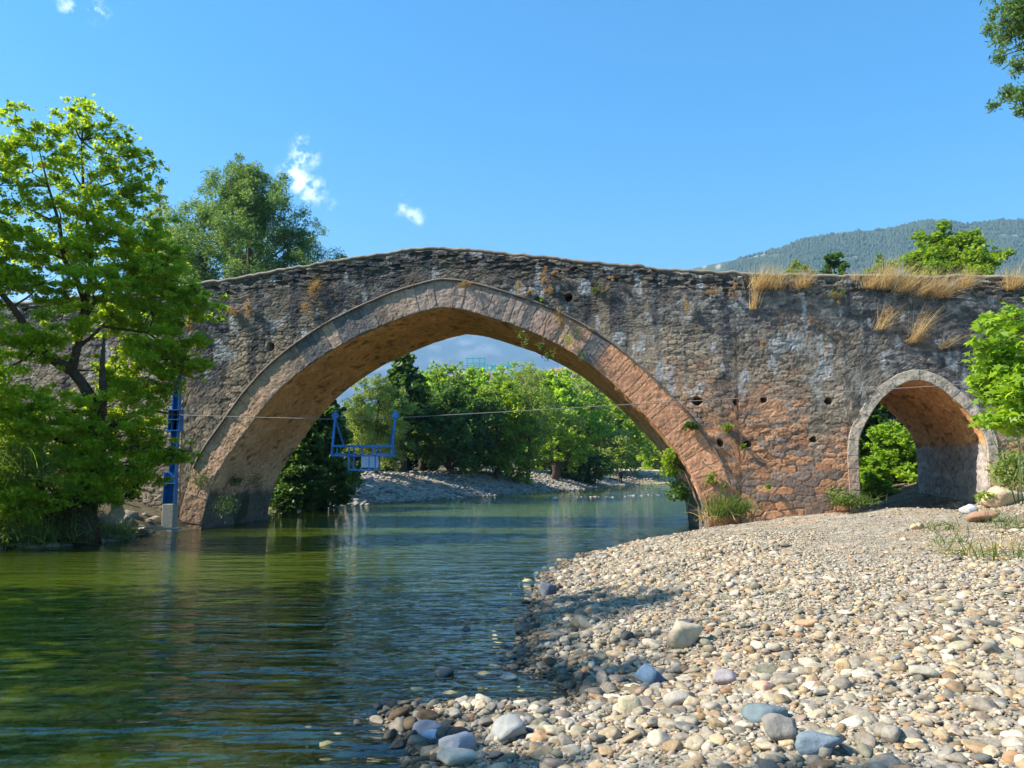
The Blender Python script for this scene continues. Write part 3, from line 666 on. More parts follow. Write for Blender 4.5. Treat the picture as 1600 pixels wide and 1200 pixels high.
def stones(n_, xr, yr, smin, smax, power, zmin, zmax, mask=None):
    x = rng.uniform(*xr, n_); y = rng.uniform(*yr, n_); z = ground_z(x, y); k = (z > zmin) & (z < zmax)
    k &= (np.abs(x) < y*.72+4.0)
    if mask is not None: k &= mask(x, y)
    x, y, z = x[k], y[k], z[k]; u_ = rng.random(len(x)); s = smin+(smax-smin)*u_**power
    return x, y, z, s
LP = []
def beach(x, y): return (x > -3.2)
for args in [(84000, (-2.6, 10.5), (1.6, 9), .010, .032, 1.5), (11500, (-2.4, 10.5), (1.6, 10), .03, .085, 2.0), (110000, (-1.5, 18), (9, 24.2), .016, .04, 1.5), (14000, (-1, 18), (9, 22), .035, .08, 2.2), (60000, (0, 12), (8, 17), .014, .034, 1.4), (700, (-1, 18), (8, 23), .07, .13, 2.5), (2600, (10, 18), (21.5, 31), .03, .11, 2), (8000, (-1.4, 3.2), (5, 19), .03, .095, 2.4)]:
    LP.append(stones(*args, -.1, 3, mask=beach))
x, y, z, s = [np.concatenate([l_[i] for l_ in LP]) for i in range(4)]
shore = np.zeros(len(x), bool); shore[-len(LP[-1][0]):] = True
# finer gravel on the crown of the bar: fewer, smaller stones
path = np.abs(x-(5.2+(y-9)*.42)+(fb2(x*.4, y*.4, 44, 2)-.5)*2.5); fine = np.maximum(ss(5.5, 3.0, np.hypot(x-8.2, (y-18.5)*.8)), ss(2.4, .8, path)*ss(7, 12, y)); s = s*(1-.5*fine); k = rng.random(len(x)) > fine*.6
# keep off the bridge piers
ls = (x-P0[0])*U[0]+(y-P0[1])*U[1]; ld = (x-P0[0])*NB[0]+(y-P0[1])*NB[1]
k &= ~((ld > -.05) & (ld < W) & (((ls > 16) & (ls < 20.3)) | (ls > 24)))
k &= (np.hypot(x, y) > 1.5); sdp = river_sd(x, y); k &= (sdp > -.12) | (rng.random(len(x)) < .14); k &= ~shore | ((sdp > -.28) & (sdp < .9))
x, y, z, s = x[k], y[k], z[k], s[k]; n_ = len(x)
scl = np.stack([s*rng.uniform(.8, 1.5, n_), s*rng.uniform(.7, 1.05, n_), s*rng.uniform(.28, .72, n_)], 1)
pos = np.stack([x, y, z+scl[:, 2]*.35], 1)
cid = rng.choice(len(PAL), n_, p=PWT); cc = PAL[cid]*rng.uniform(.62, 1.25, (n_, 1))
warm = ss(7, 13, x)[:, None]*.5; cc = cc*np.array((1.08, .95, .76)); cc = cc*(1-warm)+cc*np.array((1.06, .97, .84))*warm
wet = ss(.1, .02, z)[:, None]; cc = cc*(1-.5*wet); cc = np.where((shore[k] & (rng.random(n_) < .6))[:, None], cc*np.array((.5, .55, .62)), cc)
big_i = np.argsort(-(scl[:, 0]/np.hypot(y, x))*((np.abs(x) < y*.665) & (y > (1.93-z)*2.75)))[:278]
small = np.ones(n_, bool); small[big_i] = False
near = small & (y < 9.5); far = small & ~near; brk = rng.random(n_) < .72
rz = rng.uniform(0, math.pi*2, n_); tl = rng.normal(0, .22, n_)
def sub(k_): return pos[k_], scl[k_], rz[k_]
a_ = sub(near & brk); tag(scatter('pebbles', PR_hi, *a_, M_stone, cc[near & brk], tl[near & brk], smooth=False), 'pale broken pebbles covering the gravel bar in the foreground', 'pebbles', kind='stuff')
a_ = sub(near & ~brk); tag(scatter('pebbles', PR_hi, *a_, M_stone, cc[near & ~brk], tl[near & ~brk]), 'pale rounded pebbles covering the gravel bar in the foreground', 'pebbles', kind='stuff')
a_ = sub(far); tag(scatter('pebbles', PR_lo+PR_hi[:3], *a_, M_stone, cc[far], tl[far], smooth=False), 'small sunlit pebbles covering the gravel bar up to the bridge', 'pebbles', kind='stuff')
ORD = ['nearest', 'second nearest', 'third nearest', 'fourth nearest', 'fifth nearest', 'sixth nearest', 'seventh nearest', 'eighth nearest', 'ninth nearest', 'tenth nearest', 'eleventh nearest', 'twelfth nearest'] + [q+' nearest' for q in 'thirteenth fourteenth fifteenth sixteenth seventeenth eighteenth nineteenth twentieth'.split()] + ['twenty-'+q+' nearest' for q in 'first second third fourth fifth sixth seventh eighth ninth'.split()] + ['thirtieth nearest'] + ['thirty-'+q+' nearest' for q in 'first second third fourth fifth sixth seventh eighth ninth'.split()]
def by_landmark(items, marks, words):
    """items: (object, x, y, phrase); marks: (x, y, phrase); words: right, left, up/behind, down/in front -> labels"""
    bins = {}
    for (o, x_, y_, ph) in items:
        m = min(marks, key=lambda q: math.hypot(q[0]-x_, q[1]-y_)); dx = x_-m[0]; dy = y_-m[1]
        wd = (words[0] if dx > 0 else words[1]) if abs(dx) > abs(dy) else (words[2] if dy > 0 else words[3]); bins.setdefault((ph, wd, m[2]), []).append((math.hypot(dx, dy), o))
    for (ph, wd, mk), L_ in bins.items():
        L_.sort(key=lambda q: q[0])
        for k_, (_, o) in enumerate(L_): o['label'] = (f'{ph} {wd} {mk}' if len(L_) == 1 else f'{ORD[min(k_, len(ORD)-1)]} {ph} {wd} {mk}')
def colour_word(c):
    r_, g_, b_ = c
    if r_ > b_*1.55: return 'orange-brown'
    if r_ > b_*1.2: return 'tan'
    if b_ > r_*1.03: return 'blue-grey'
    return 'pale grey' if r_ > .36 else 'dark grey'
STG = 'cobbles on the gravel bar'; COB = []; RMARK = []
for i in big_i:
    v = rockshape(iv3, rng, rng.integers(4, 16), .26, 1.3)
    v = v*(1+(vn3(v[:, 0]*6+i, v[:, 1]*6, v[:, 2]*6, 5)-.5)*.07)[:, None]
    v = v*scl[i]; c_, s_ = math.cos(tl[i]), math.sin(tl[i]); v = np.stack([v[:, 0]*c_-v[:, 2]*s_, v[:, 1], v[:, 0]*s_+v[:, 2]*c_], 1)
    wd = colour_word(cc[i]); o = mesh('river_stone', v, if3, M_stone, smooth=True, cols=np.repeat(cc[i][None], len(v), 0)); o.location = pos[i]; o.rotation_euler = (0, 0, rz[i])
    tag(o, f'{wd} cobble, one of many lying among the pebbles of the gravel bar', 'stone', STG); COB.append((o, pos[i][0], pos[i][1], wd+' cobble'))
# notable rocks, placed as in the photograph
def rock(px, py, wpx, hpx, c, label, short=None, name='rock', D=None, facets=6, seed=0, sink=.25, dep=.8):
    r_ = np.random.default_rng(seed+int(px)); facets = facets+8 if facets > 3 else facets+2
    d = 30.0
    for _ in range(40):
        z_ = float(ground_z(np.array([at(px, py, d)[0]]), np.array([d]))[0]); z_ = max(z_, -.02)
        q_ = atz(px, py, z_); d = d*.5+q_[1]*.5 if q_[1] > 0 else d*.8
    sx = wpx/F*d/2; sz = hpx/F*d/2
    v = rockshape(iv3, r_, facets, .2, 1.2); v = v*(1+(vn3(v[:, 0]*5+px, v[:, 1]*5, v[:, 2]*5, 5)-.5)*.08)[:, None]; v = v*np.array([sx*1.12, sx*dep, sz*1.12])*1.05
    o = mesh(name, v, if3, M_rock, smooth=True, cols=np.repeat(np.array(c)[None], len(v), 0)); o.location = (q_[0], d+sx*dep*.4, z_+sz*(1-sink)); RMARK.append((q_[0], d, short or label)); return tag(o, label, 'rock')
rock(1015, 1072, 52, 40, (.075, .13, .2), 'angular boulder tinted blue for sky-lit shade at the edge of the shaded pebbles', 'the blue-tinted boulder', facets=8)  # its blue is skylight in the shade, put into the colour
rock(1198, 1130, 62, 32, (.13, .17, .18), 'smooth oval slate-blue stone in the middle of the pebbles', 'the oval slate-blue stone', facets=2)
rock(1075, 1010, 72, 44, (.46, .38, .26), 'large cream boulder with a ribbed top on the gravel bar', 'the cream ribbed boulder', facets=7)
rock(1285, 1185, 85, 48, (.17, .21, .24), 'wide flat-topped blue-grey boulder near the bottom of the gravel bar', 'the flat-topped blue-grey boulder', facets=8)
rock(1225, 1165, 60, 50, (.22, .2, .17), 'brown-grey pointed boulder leaning against the wide flat-topped boulder', 'the brown-grey pointed boulder', facets=8)
rock(800, 1160, 76, 36, (.27, .27, .25), 'rough grey boulder between the inlet and the small wet stones', 'the rough grey inlet boulder', facets=6)
rock(715, 1178, 52, 30, (.33, .34, .36), 'speckled grey boulder standing at the shallow water edge', 'the speckled grey boulder', facets=3)
rock(718, 1200, 64, 30, (.5, .45, .36), 'pale boulder with an orange-stained foot at the waterline', 'the pale orange-stained boulder', facets=7)
rock(668, 1150, 42, 22, (.2, .22, .26), 'rounded bluish cobble lying in the shallows', 'the bluish cobble in the shallows', facets=3)
rock(675, 1160, 30, 17, (.4, .43, .5), 'small white cobble in the shallows beside the bluish one', 'the small white cobble', facets=2)
rock(856, 935, 38, 34, (.12, .13, .16), 'dark blocky boulder at the river edge', 'the dark blocky boulder', facets=8)
rock(982, 1118, 36, 32, (.5, .42, .27), 'yellowish rounded boulder on the shaded pebbles', 'the yellowish rounded boulder', facets=5)
rock(1062, 1108, 40, 26, (.36, .32, .26), 'banded egg-shaped stone right of the yellowish boulder', 'the banded egg-shaped stone', facets=1)
rock(1135, 1068, 38, 20, (.3, .26, .25), 'smooth mauve-grey oval pebble beside the blue-tinted boulder', 'the mauve-grey oval pebble', facets=1)
rock(1198, 1083, 36, 22, (.52, .32, .22), 'pinkish blocky stone on the sunlit pebbles', 'the pinkish blocky stone', facets=6)
rock(1265, 978, 32, 14, (.42, .25, .14), 'bright orange flat stone on the gravel bar', 'the orange flat stone', facets=6)
rock(1320, 1055, 32, 24, (.5, .36, .2), 'light orange-tan angular stone on the gravel bar', 'the orange-tan angular stone', facets=7)
rock(1448, 1062, 42, 26, (.36, .33, .25), 'grey-tan block on the right of the gravel bar', 'the grey-tan block', facets=7)
rock(1555, 775, 0, 0, (.1, .1, .1), 'x') if False else None
rock(1572, 790, 72, 38, (.55, .4, .25), 'big pale orange boulder beside the side arch', 'the big pale orange boulder', facets=6, sink=.35)
rock(1518, 803, 34, 16, (.45, .44, .42), 'grey-white slab in front of the big pale orange boulder', 'the grey-white slab', facets=6)
rock(1545, 815, 50, 22, (.33, .19, .12), 'reddish brown rock below the big pale orange boulder', 'the reddish brown rock', facets=7)
rock(1435, 828, 26, 14, (.48, .36, .22), 'sandy block on the gravel in front of the side arch', 'the sandy block', facets=6)
rock(693, 1058, 34, 15, (.13, .12, .11), 'dark wet stone breaking the water surface', facets=4, sink=.5)
rock(728, 987, 16, 9, (.14, .11, .1), 'small dark stone standing alone in the river', facets=4, sink=.5)
rock(800, 1064, 30, 12, (.38, .34, .27), 'flat pale stone in the still water near the pebbles', facets=3, sink=.5)
rock(1080, 746, 16, 8, (.3, .28, .24), 'grey boulder on the far river bend behind the pier', facets=4)
rock(868, 781, 10, 6, (.55, .52, .46), 'white boulder in the riffle beyond the arch', facets=5)
by_landmark(COB, RMARK[:18], ('right of', 'left of', 'behind', 'in front of'))
# riffle, far bank and river bed stones
xx, yy, zz, s2 = stones(2600, (-4, 16), (44, 66), .05, .17, 3.5, -.2, -.05); kk = river_sd(xx, yy) < -.5
xx, yy, zz, s2 = xx[kk], yy[kk], zz[kk], s2[kk]; m_ = len(xx)
sc_ = np.stack([s2*1.3, s2, s2*.55], 1)
tag(scatter('riffle_stones', PR_lo, np.stack([xx, yy, zz*.3], 1), sc_, rng.uniform(0, 6, m_), M_stone, PAL[rng.choice(len(PAL), m_, p=PWT)]), 'pale stones of the shallow riffle beyond the great arch', 'stones', kind='stuff')
xx, yy, zz, s2 = stones(26000, (-14, 22), (33, 104), .08, .2, 1.8, -.05, 2.3); sdv = river_sd(xx, yy); kk = (sdv < 7.5) & (yy > 37.5)
xx, yy, zz, s2 = xx[kk], yy[kk], zz[kk], s2[kk]; m_ = len(xx); sc_ = np.stack([s2*1.3, s2, s2*.6], 1)
tag(scatter('bank_stones', PR_lo, np.stack([xx, yy, zz+s2*.2], 1), sc_, rng.uniform(0, 6, m_), M_stone, PAL[rng.choice(len(PAL), m_, p=PWT)]*.9), 'grey cobbles covering the far river bank beneath the trees', 'stones', kind='stuff')
xx = rng.uniform(-9, 3, 26000); yy = rng.uniform(3, 17, 26000); zz = ground_z(xx, yy); kk = (zz < -.06) & (np.abs(xx) < yy*.7+1)
xx, yy, zz = xx[kk], yy[kk], zz[kk]; m_ = len(xx); s2 = .035+.1*rng.random(m_)**2; sc_ = np.stack([s2*1.3, s2, s2*.5], 1)
bc = cmix((.17, .16, .07), (.42, .34, .19), rng.random(m_)); bc = np.where(rng.random((m_, 1)) < .15, bc*1.6, bc)
tag(scatter('riverbed_stones', PR_lo, np.stack([xx, yy, zz+s2*.2], 1), sc_, rng.uniform(0, 6, m_), M_stone, bc), 'algae-covered stones on the river bed seen through the water', 'stones', kind='stuff')

# ------------------------------------------------------------------ foliage
def star(n=5, r1=1.0, r2=.42):
    P = []
    for i in range(n):
        a_ = math.pi*2*i/n*.86-math.pi*.86+math.pi/2+.0
        a_ = math.pi/2+(i-(n-1)/2)*(math.pi*2*.8/n)
        rr = r1*(1-.12*abs(i-(n-1)/2)); P.append((math.cos(a_)*rr, math.sin(a_)*rr))
        if i < n-1:
            a2 = a_+math.pi*.8/n; P.append((math.cos(a2)*r2, math.sin(a2)*r2))
    P.append((0, -.35)); return np.array(P)
LEAF = {'palm': star(), 'quad': np.array([(0, -1), (.55, 0), (0, 1), (-.55, 0)]), 'thin': np.array([(0, -1), (.26, -.1), (0, 1), (-.26, -.1)]), 'round': np.array([(-.2, -.9), (.5, -.5), (.6, .4), (0, 1), (-.6, .4), (-.5, -.5)])}
def leaves(name, P, size, mat, parent, shape='quad', up=.5, droop=0, tint=None, jit=.35):
    n_ = len(P); L_ = LEAF[shape]; k = len(L_)
    nrm = rng.normal(size=(n_, 3)); nrm /= np.linalg.norm(nrm, axis=1)[:, None]; nrm[:, 2] = np.abs(nrm[:, 2])+up; nrm /= np.linalg.norm(nrm, axis=1)[:, None]
    t_ = rng.normal(size=(n_, 3)); t_[:, 2] -= droop; t_ -= nrm*np.sum(t_*nrm, 1)[:, None]; t_ /= np.linalg.norm(t_, axis=1)[:, None]
    b_ = np.cross(nrm, t_); s_ = size*rng.uniform(1-jit, 1+jit, n_)
    V = P[:, None, :]+(L_[None, :, 0:1]*b_[:, None, :]-L_[None, :, 1:2]*-t_[:, None, :])*s_[:, None, None]
    bend = (np.abs(L_[:, 0])**2*.35)[None, :, None]; V = V-nrm[:, None, :]*bend*s_[:, None, None]
    Fq = np.arange(n_*k).reshape(n_, k)
    if tint is None: tint = rng.random(n_)
    return mesh(name, V.reshape(-1, 3), Fq, mat, parent, False, attrs={'tint': np.repeat(np.clip(tint, 0, 1), k)})
def clump_points(cl, n_, squash=.75, gap=.42, gf=1.6, seed=0, shell=.5):
    """leaf positions in sprays through the clumps (cx,cy,cz,r), broken by 3D noise"""
    cl = np.array(cl, float); w_ = cl[:, 3]**2.2; w_ /= w_.sum(); tot = np.zeros((0, 3)); tn = np.zeros(0); m_ = int(n_*1.9)
    idx = rng.choice(len(cl), m_, p=w_); d = rng.normal(size=(m_, 3)); d /= np.linalg.norm(d, axis=1)[:, None]
    rr = rng.random(m_)**shell*(.75+.5*rng.random(m_)); q = cl[idx, :3]+d*(cl[idx, 3]*rr)[:, None]*np.array([1, 1, squash])
    g = vn3(q[:, 0]*gf+seed, q[:, 1]*gf, q[:, 2]*gf*1.5, 11)*.65+vn3(q[:, 0]*gf*2.7, q[:, 1]*gf*2.7, q[:, 2]*gf*3.4+seed, 12)*.35
    k = g > gap; q = q[k][:n_]; idx = idx[k][:n_]; ct = rng.random(len(cl)); t_ = np.clip(ct[idx]*.5+rng.random(len(q))*.5, 0, 1)
    return q, t_
def sprays(cl, k, fr, out=.95, squash=.85):
    cl = np.array(cl, float); o_ = []
    for c in cl:
        d = rng.normal(size=(k, 3)); d /= np.linalg.norm(d, axis=1)[:, None]; rr = rng.random((k, 1))**.5*out
        o_.append(np.c_[c[:3]+d*rr*c[3]*1.12*np.array([1, 1, squash]), c[3]*fr*rng.uniform(.6, 1.3, k)])
    return np.concatenate(o_)
def limb(mb, a, b, ra, rb, sag=.0, wig=.12, n=6, seg=7):
    a = np.array(a, float); b = np.array(b, float); Ln = np.linalg.norm(b-a); P = []
    o1 = rng.normal(size=3)*wig*Ln
    for i in range(seg):
        t_ = i/(seg-1); P.append(a+(b-a)*t_+o1*math.sin(math.pi*t_)*.6+np.array([0, 0, sag*Ln*math.sin(math.pi*t_)])+rng.normal(size=3)*.015*Ln*(0 < i < seg-1))
    mb.tube(P, [ra+(rb-ra)*i/(seg-1) for i in range(seg)], n, .1); return P
def tree(name, base, height, width, label, mat, n_leaf, leaf, cat='tree', group=None, shape='quad', crown_lo=.25, n_cl=22, bark=None, seed=1, trunk_r=None, squash=.8, gap=.4, top_pow=1.0, trunks=1, dz=1.0, droop=0, clr=.33):
    global rng
    keep_rng = rng; rng = np.random.default_rng(seed*101+7)
    t_ = empty(name, base, label, cat, group); bark = bark or M_bark; cl = []
    for i in range(n_cl):
        u_ = (i+.5)/n_cl; zz_ = crown_lo+(1-crown_lo)*u_*.93; prof = math.sin(math.pi*min(1, (u_*.82+.16)))**top_pow
        a_ = i*2.4+rng.uniform(-.5, .5); rad = width*.5*prof*rng.uniform(.4, 1.05)*(1 if i < n_cl-2 else .2)
        cl.append((math.cos(a_)*rad, math.sin(a_)*rad*dz, height*zz_, width*clr*rng.uniform(.55, 1.05)*(.55+.45*prof)))
    cl.append((0, 0, height*(crown_lo+.35*(1-crown_lo)), width*.3)); cl.append((0, 0, height*(crown_lo+.65*(1-crown_lo)), width*.25))
    mb = MB(); tr_ = trunk_r or height*.022
    tops = []
    for k in range(trunks):
        off = np.array([rng.uniform(-.5, .5), rng.uniform(-.3, .3), 0])*tr_*5*(trunks > 1)
        tp = np.array([off[0]*1.5+rng.normal()*.03*height, rng.normal()*.02*height, height*.86]); P = limb(mb, off+np.array([0, 0, -.3]), tp, tr_*1.25, tr_*.2, 0, .04, 8, 9); tops.append(P)
    for c in cl[:-2]:
        P = tops[rng.integers(0, trunks)]; zt = c[2]-c[3]*.3-rng.uniform(.05, .22)*height; j = int(np.clip(np.argmin([abs(p[2]-zt) for p in P]), 1, len(P)-2))
        limb(mb, P[j], c[:3], tr_*.45*(1-j/len(P)*.6), tr_*.06, .02, .08, 5, 6)
    mb.build('trunk', bark, t_, True)
    q, tn = clump_points(sprays(cl, 12, .34), n_leaf, squash, gap-.04, 3.2/width*4.0, seed)
    leaves('crown', q, leaf, mat, t_, shape, .4, droop, tn); rng = keep_rng
    return t_
def tree_px(name, px, base_y, top_y, half, D, label, mat, n_leaf, leaf, **k):
    b = at(px, base_y, D); tp = at(px, top_y, D); b[2] = max(min(b[2], tp[2]-1), .3)
    gz = float(ground_z(np.array([b[0]]), np.array([D]))[0]); b[2] = max(gz, .05)
    return tree(name, b, tp[2]-b[2], 2*half*D/F, label, mat, n_leaf, leaf, **k)
GR = 'trees on the far bank seen through the great arch'
TL = [
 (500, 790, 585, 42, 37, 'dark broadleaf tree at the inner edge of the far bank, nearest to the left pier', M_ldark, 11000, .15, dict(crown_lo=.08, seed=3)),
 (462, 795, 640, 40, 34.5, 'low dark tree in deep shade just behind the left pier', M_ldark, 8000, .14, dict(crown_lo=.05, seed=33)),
 (425, 796, 690, 26, 35.5, 'added dark tree standing in for the black shade right behind the left pier', M_ldark, 7000, .12, dict(crown_lo=.01, seed=34)),  # added tree, stands in for black shade and closes a bright gap
 (585, 775, 585, 48, 53, 'grey-green willowy tree behind the hanging cable trolley', M_lgrey, 16000, .13, dict(crown_lo=.2, seed=4, shape='thin', droop=.8)),
 (628, 765, 542, 32, 58, 'tall dark green tree left of the distant mountain view', M_ldark, 10000, .2, dict(crown_lo=.15, seed=5)),
 (655, 765, 580, 42, 66, 'bright green tree top behind the trolley on the far bank', M_lbright, 10000, .2, dict(seed=6)),
 (705, 760, 598, 60, 62, 'broad dark tree with a deep shaded base above the cobble bank', M_ldark, 16000, .17, dict(crown_lo=.16, seed=7)),
 (740, 760, 574, 38, 82, 'rounded bright green tree below the turquoise lookout', M_lbright, 9000, .24, dict(crown_lo=.3, seed=8)),
 (685, 755, 574, 52, 98, 'yellowish green tree crowns at the back of the wood, left of the lookout', M_lfar, 10000, .28, dict(seed=9)),
 (775, 758, 598, 50, 66, 'mid green tree with thick lower foliage in the middle of the arch', M_lfar, 13000, .19, dict(crown_lo=.1, seed=10)),
 (822, 755, 564, 44, 68, 'slim tree with a visible pale trunk rising in the middle of the arch', M_lgrey, 12000, .17, dict(crown_lo=.22, seed=11, shape='thin', trunk_r=.16)),
 (870, 756, 572, 48, 76, 'light green tree with two dark stems right of the slim pale trunk', M_lbright, 12000, .22, dict(crown_lo=.2, seed=12, trunks=2)),
 (915, 754, 596, 46, 84, 'grey-green spreading tree to the left of the wading dog', M_lgrey, 12000, .19, dict(crown_lo=.15, seed=13)),
 (905, 752, 690, 30, 82, 'low dark bushy tree overhanging the far waterline', M_ldark, 8000, .17, dict(crown_lo=.02, seed=14)),
 (955, 750, 618, 40, 103, 'green tree standing behind the walker on the river bend', M_lfar, 10000, .24, dict(crown_lo=.1, seed=15)),
 (1000, 748, 640, 36, 120, 'dark green tree beyond the pink gravel of the river bend', M_ldark, 9000, .3, dict(crown_lo=.05, seed=16)),
 (1040, 748, 684, 24, 114, 'pale green bush beside the right pier on the river bend', M_lbright, 8000, .24, dict(crown_lo=.02, seed=17)),
 (800, 750, 584, 70, 125, 'hazy yellow-green tree at the very back of the wood, centre of the arch', M_lfar, 10000, .36, dict(seed=18)),
 (930, 750, 600, 80, 135, 'hazy green tree at the very back of the wood, behind the spreading tree', M_lfar, 10000, .38, dict(seed=19)),
 (1060, 750, 650, 70, 140, 'distant rounded tree closing the view beside the right pier', M_lfar, 8000, .4, dict(crown_lo=.05, seed=20)),
 (850, 752, 655, 45, 96, 'mid green thicket tree between the two dark stems', M_lfar, 8000, .26, dict(crown_lo=.03, seed=21)),
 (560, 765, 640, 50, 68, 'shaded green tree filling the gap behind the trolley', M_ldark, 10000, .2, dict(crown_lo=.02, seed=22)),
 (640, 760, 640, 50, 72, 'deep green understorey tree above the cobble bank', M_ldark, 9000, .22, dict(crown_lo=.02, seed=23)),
]
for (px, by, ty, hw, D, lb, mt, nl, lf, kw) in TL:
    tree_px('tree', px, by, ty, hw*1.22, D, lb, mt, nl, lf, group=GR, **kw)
GB = 'trees rising above the bridge parapet'
tree_px('tree', 366, 700, 240, 132, 46, 'big grey-green tree with airy foliage rising behind the left end of the bridge', M_leuc, 170000, .11, group=GB, seed=41, shape='thin', droop=.8, crown_lo=.3, n_cl=60, gap=.36, squash=.9, bark=M_barkpale, clr=.24)
tree_px('tree', 228, 700, 275, 34, 56, 'thin greyish tree top between the great plane tree and the big airy tree', M_lgrey, 7000, .15, group=GB, seed=42, shape='thin', droop=.8, crown_lo=.4, gap=.48)
tree_px('tree', 1500, 700, 350, 86, 44, 'wide bright green tree behind the right end of the parapet', M_lfar, 70000, .1, group=GB, seed=43, crown_lo=.42, n_cl=34, squash=.8, gap=.4, shape='round')
tree_px('tree', 1316, 700, 384, 34, 50, 'small dark green tree top above the parapet with the dry grass', M_ldark, 16000, .1, group=GB, seed=44, crown_lo=.5)
tree_px('tree', 1255, 700, 396, 40, 52, 'pale grey-green shrubby top showing just over the parapet', M_lgrey, 12000, .1, group=GB, seed=45, crown_lo=.5)
tree_px('tree', 1392, 700, 388, 30, 60, 'whitish feathery tree top left of the wide bright tree', M_lgrey, 5000, .15, group=GB, seed=46, crown_lo=.6, gap=.5)
tree_px('tree', 1385, 770, 560, 60, 37, 'dark leafy tree seen through the side arch', M_ldark, 15000, .13, seed=47, crown_lo=.02, shape='round')
tree_px('tree', 1345, 770, 600, 40, 33, 'dark shaded tree behind the left jamb of the side arch', M_ldark, 8000, .13, seed=49, crown_lo=.02, shape='round')
tree_px('bush', 1400, 768, 660, 50, 31, 'sunlit bright green bush seen through the side arch', M_lbright, 14000, .075, cat='bush', seed=48, crown_lo=.02, shape='round', n_cl=20, trunk_r=.03, gap=.3)
tree_px('bush', 1366, 775, 712, 30, 29.6, 'low leafy green bush in front of the bright one beyond the side arch', M_lbright, 7000, .06, cat='bush', seed=50, crown_lo=.02, shape='round', n_cl=14, trunk_r=.03, gap=.3)

# the great plane tree on the left bank
pt = empty('plane_tree', at(128, 838, 20.3), 'tall leaning plane tree with bright green leaves on the left river bank', 'tree'); PB = np.array(pt.location)
def lp(px, py, D): return at(px, py, D)-PB
mb = MB()
trunk = [lp(128, 850, 20.3), lp(130, 800, 20.3), lp(142, 740, 20.3), lp(150, 690, 20.2), lp(152, 640, 20.2)]
mb.tube(trunk, [.45, .33, .27, .23, .19], 12, .12)
mb.tube([lp(100, 852, 20.2), lp(112, 810, 20.2), lp(138, 760, 20.3)], [.4, .3, .2], 10, .15)
mb.tube([lp(152, 640, 20.2), lp(132, 605, 20.1), lp(112, 578, 20.0)], [.18, .15, .13], 9, .1)
A1 = [lp(112, 578, 20.0), lp(120, 545, 20), lp(127, 505, 20), lp(134, 475, 20.1)]; mb.tube(A1, [.13, .11, .095, .08], 8, .1)
A2 = [A1[-1], lp(120, 440, 20), lp(100, 405, 19.8), lp(93, 350, 19.6), lp(75, 290, 19.5), lp(60, 230, 19.4)]; mb.tube(A2, [.08, .065, .055, .045, .03, .012], 6, .1)
A3 = [A1[-1], lp(142, 430, 20.3), lp(140, 370, 20.5), lp(130, 300, 20.6), lp(128, 220, 20.6), lp(132, 165, 20.7)]; mb.tube(A3, [.08, .07, .055, .045, .03, .01], 6, .1)
A4 = [A1[2], lp(150, 470, 20.2), lp(185, 440, 20.6), lp(240, 430, 21), lp(300, 445, 21.4)]; mb.tube(A4, [.07, .05, .04, .025, .01], 6, .1)
A5 = [A1[1], lp(160, 510, 20.5), lp(230, 520, 21.0), lp(290, 560, 21.3)]; mb.tube(A5, [.06, .045, .03, .012], 6, .1)
B1 = [lp(112, 578, 20.0), lp(80, 560, 19.6), lp(57, 545, 19.3), lp(40, 510, 19), lp(20, 480, 18.8), lp(-5, 450, 18.6), lp(-30, 380, 18.5)]; mb.tube(B1, [.15, .13, .11, .09, .075, .06, .02], 8, .1)
mb.tube([lp(160, 650, 20), lp(161, 600, 20), lp(159, 570, 20), lp(163, 528, 20)], [.11, .1, .07, .03], 8, .15)
mb.tube([lp(145, 700, 20.2), lp(180, 660, 20.6), lp(230, 640, 21), lp(285, 650, 21.2)], [.12, .09, .05, .015], 7, .1)
mb.tube([lp(145, 720, 20.2), lp(190, 700, 20.5), lp(240, 700, 20.8), lp(300, 705, 21)], [.1, .07, .045, .012], 7, .1)
mb.tube([lp(140, 720, 20.2), lp(100, 690, 19.6), lp(50, 670, 19), lp(0, 665, 18.6)], [.1, .07, .045, .012], 7, .1)
mb.tube([lp(83, 835, 20), lp(72, 800, 19.8), lp(64, 770, 19.7), lp(60, 745, 19.6)], [.13, .11, .1, .07], 8, .12)
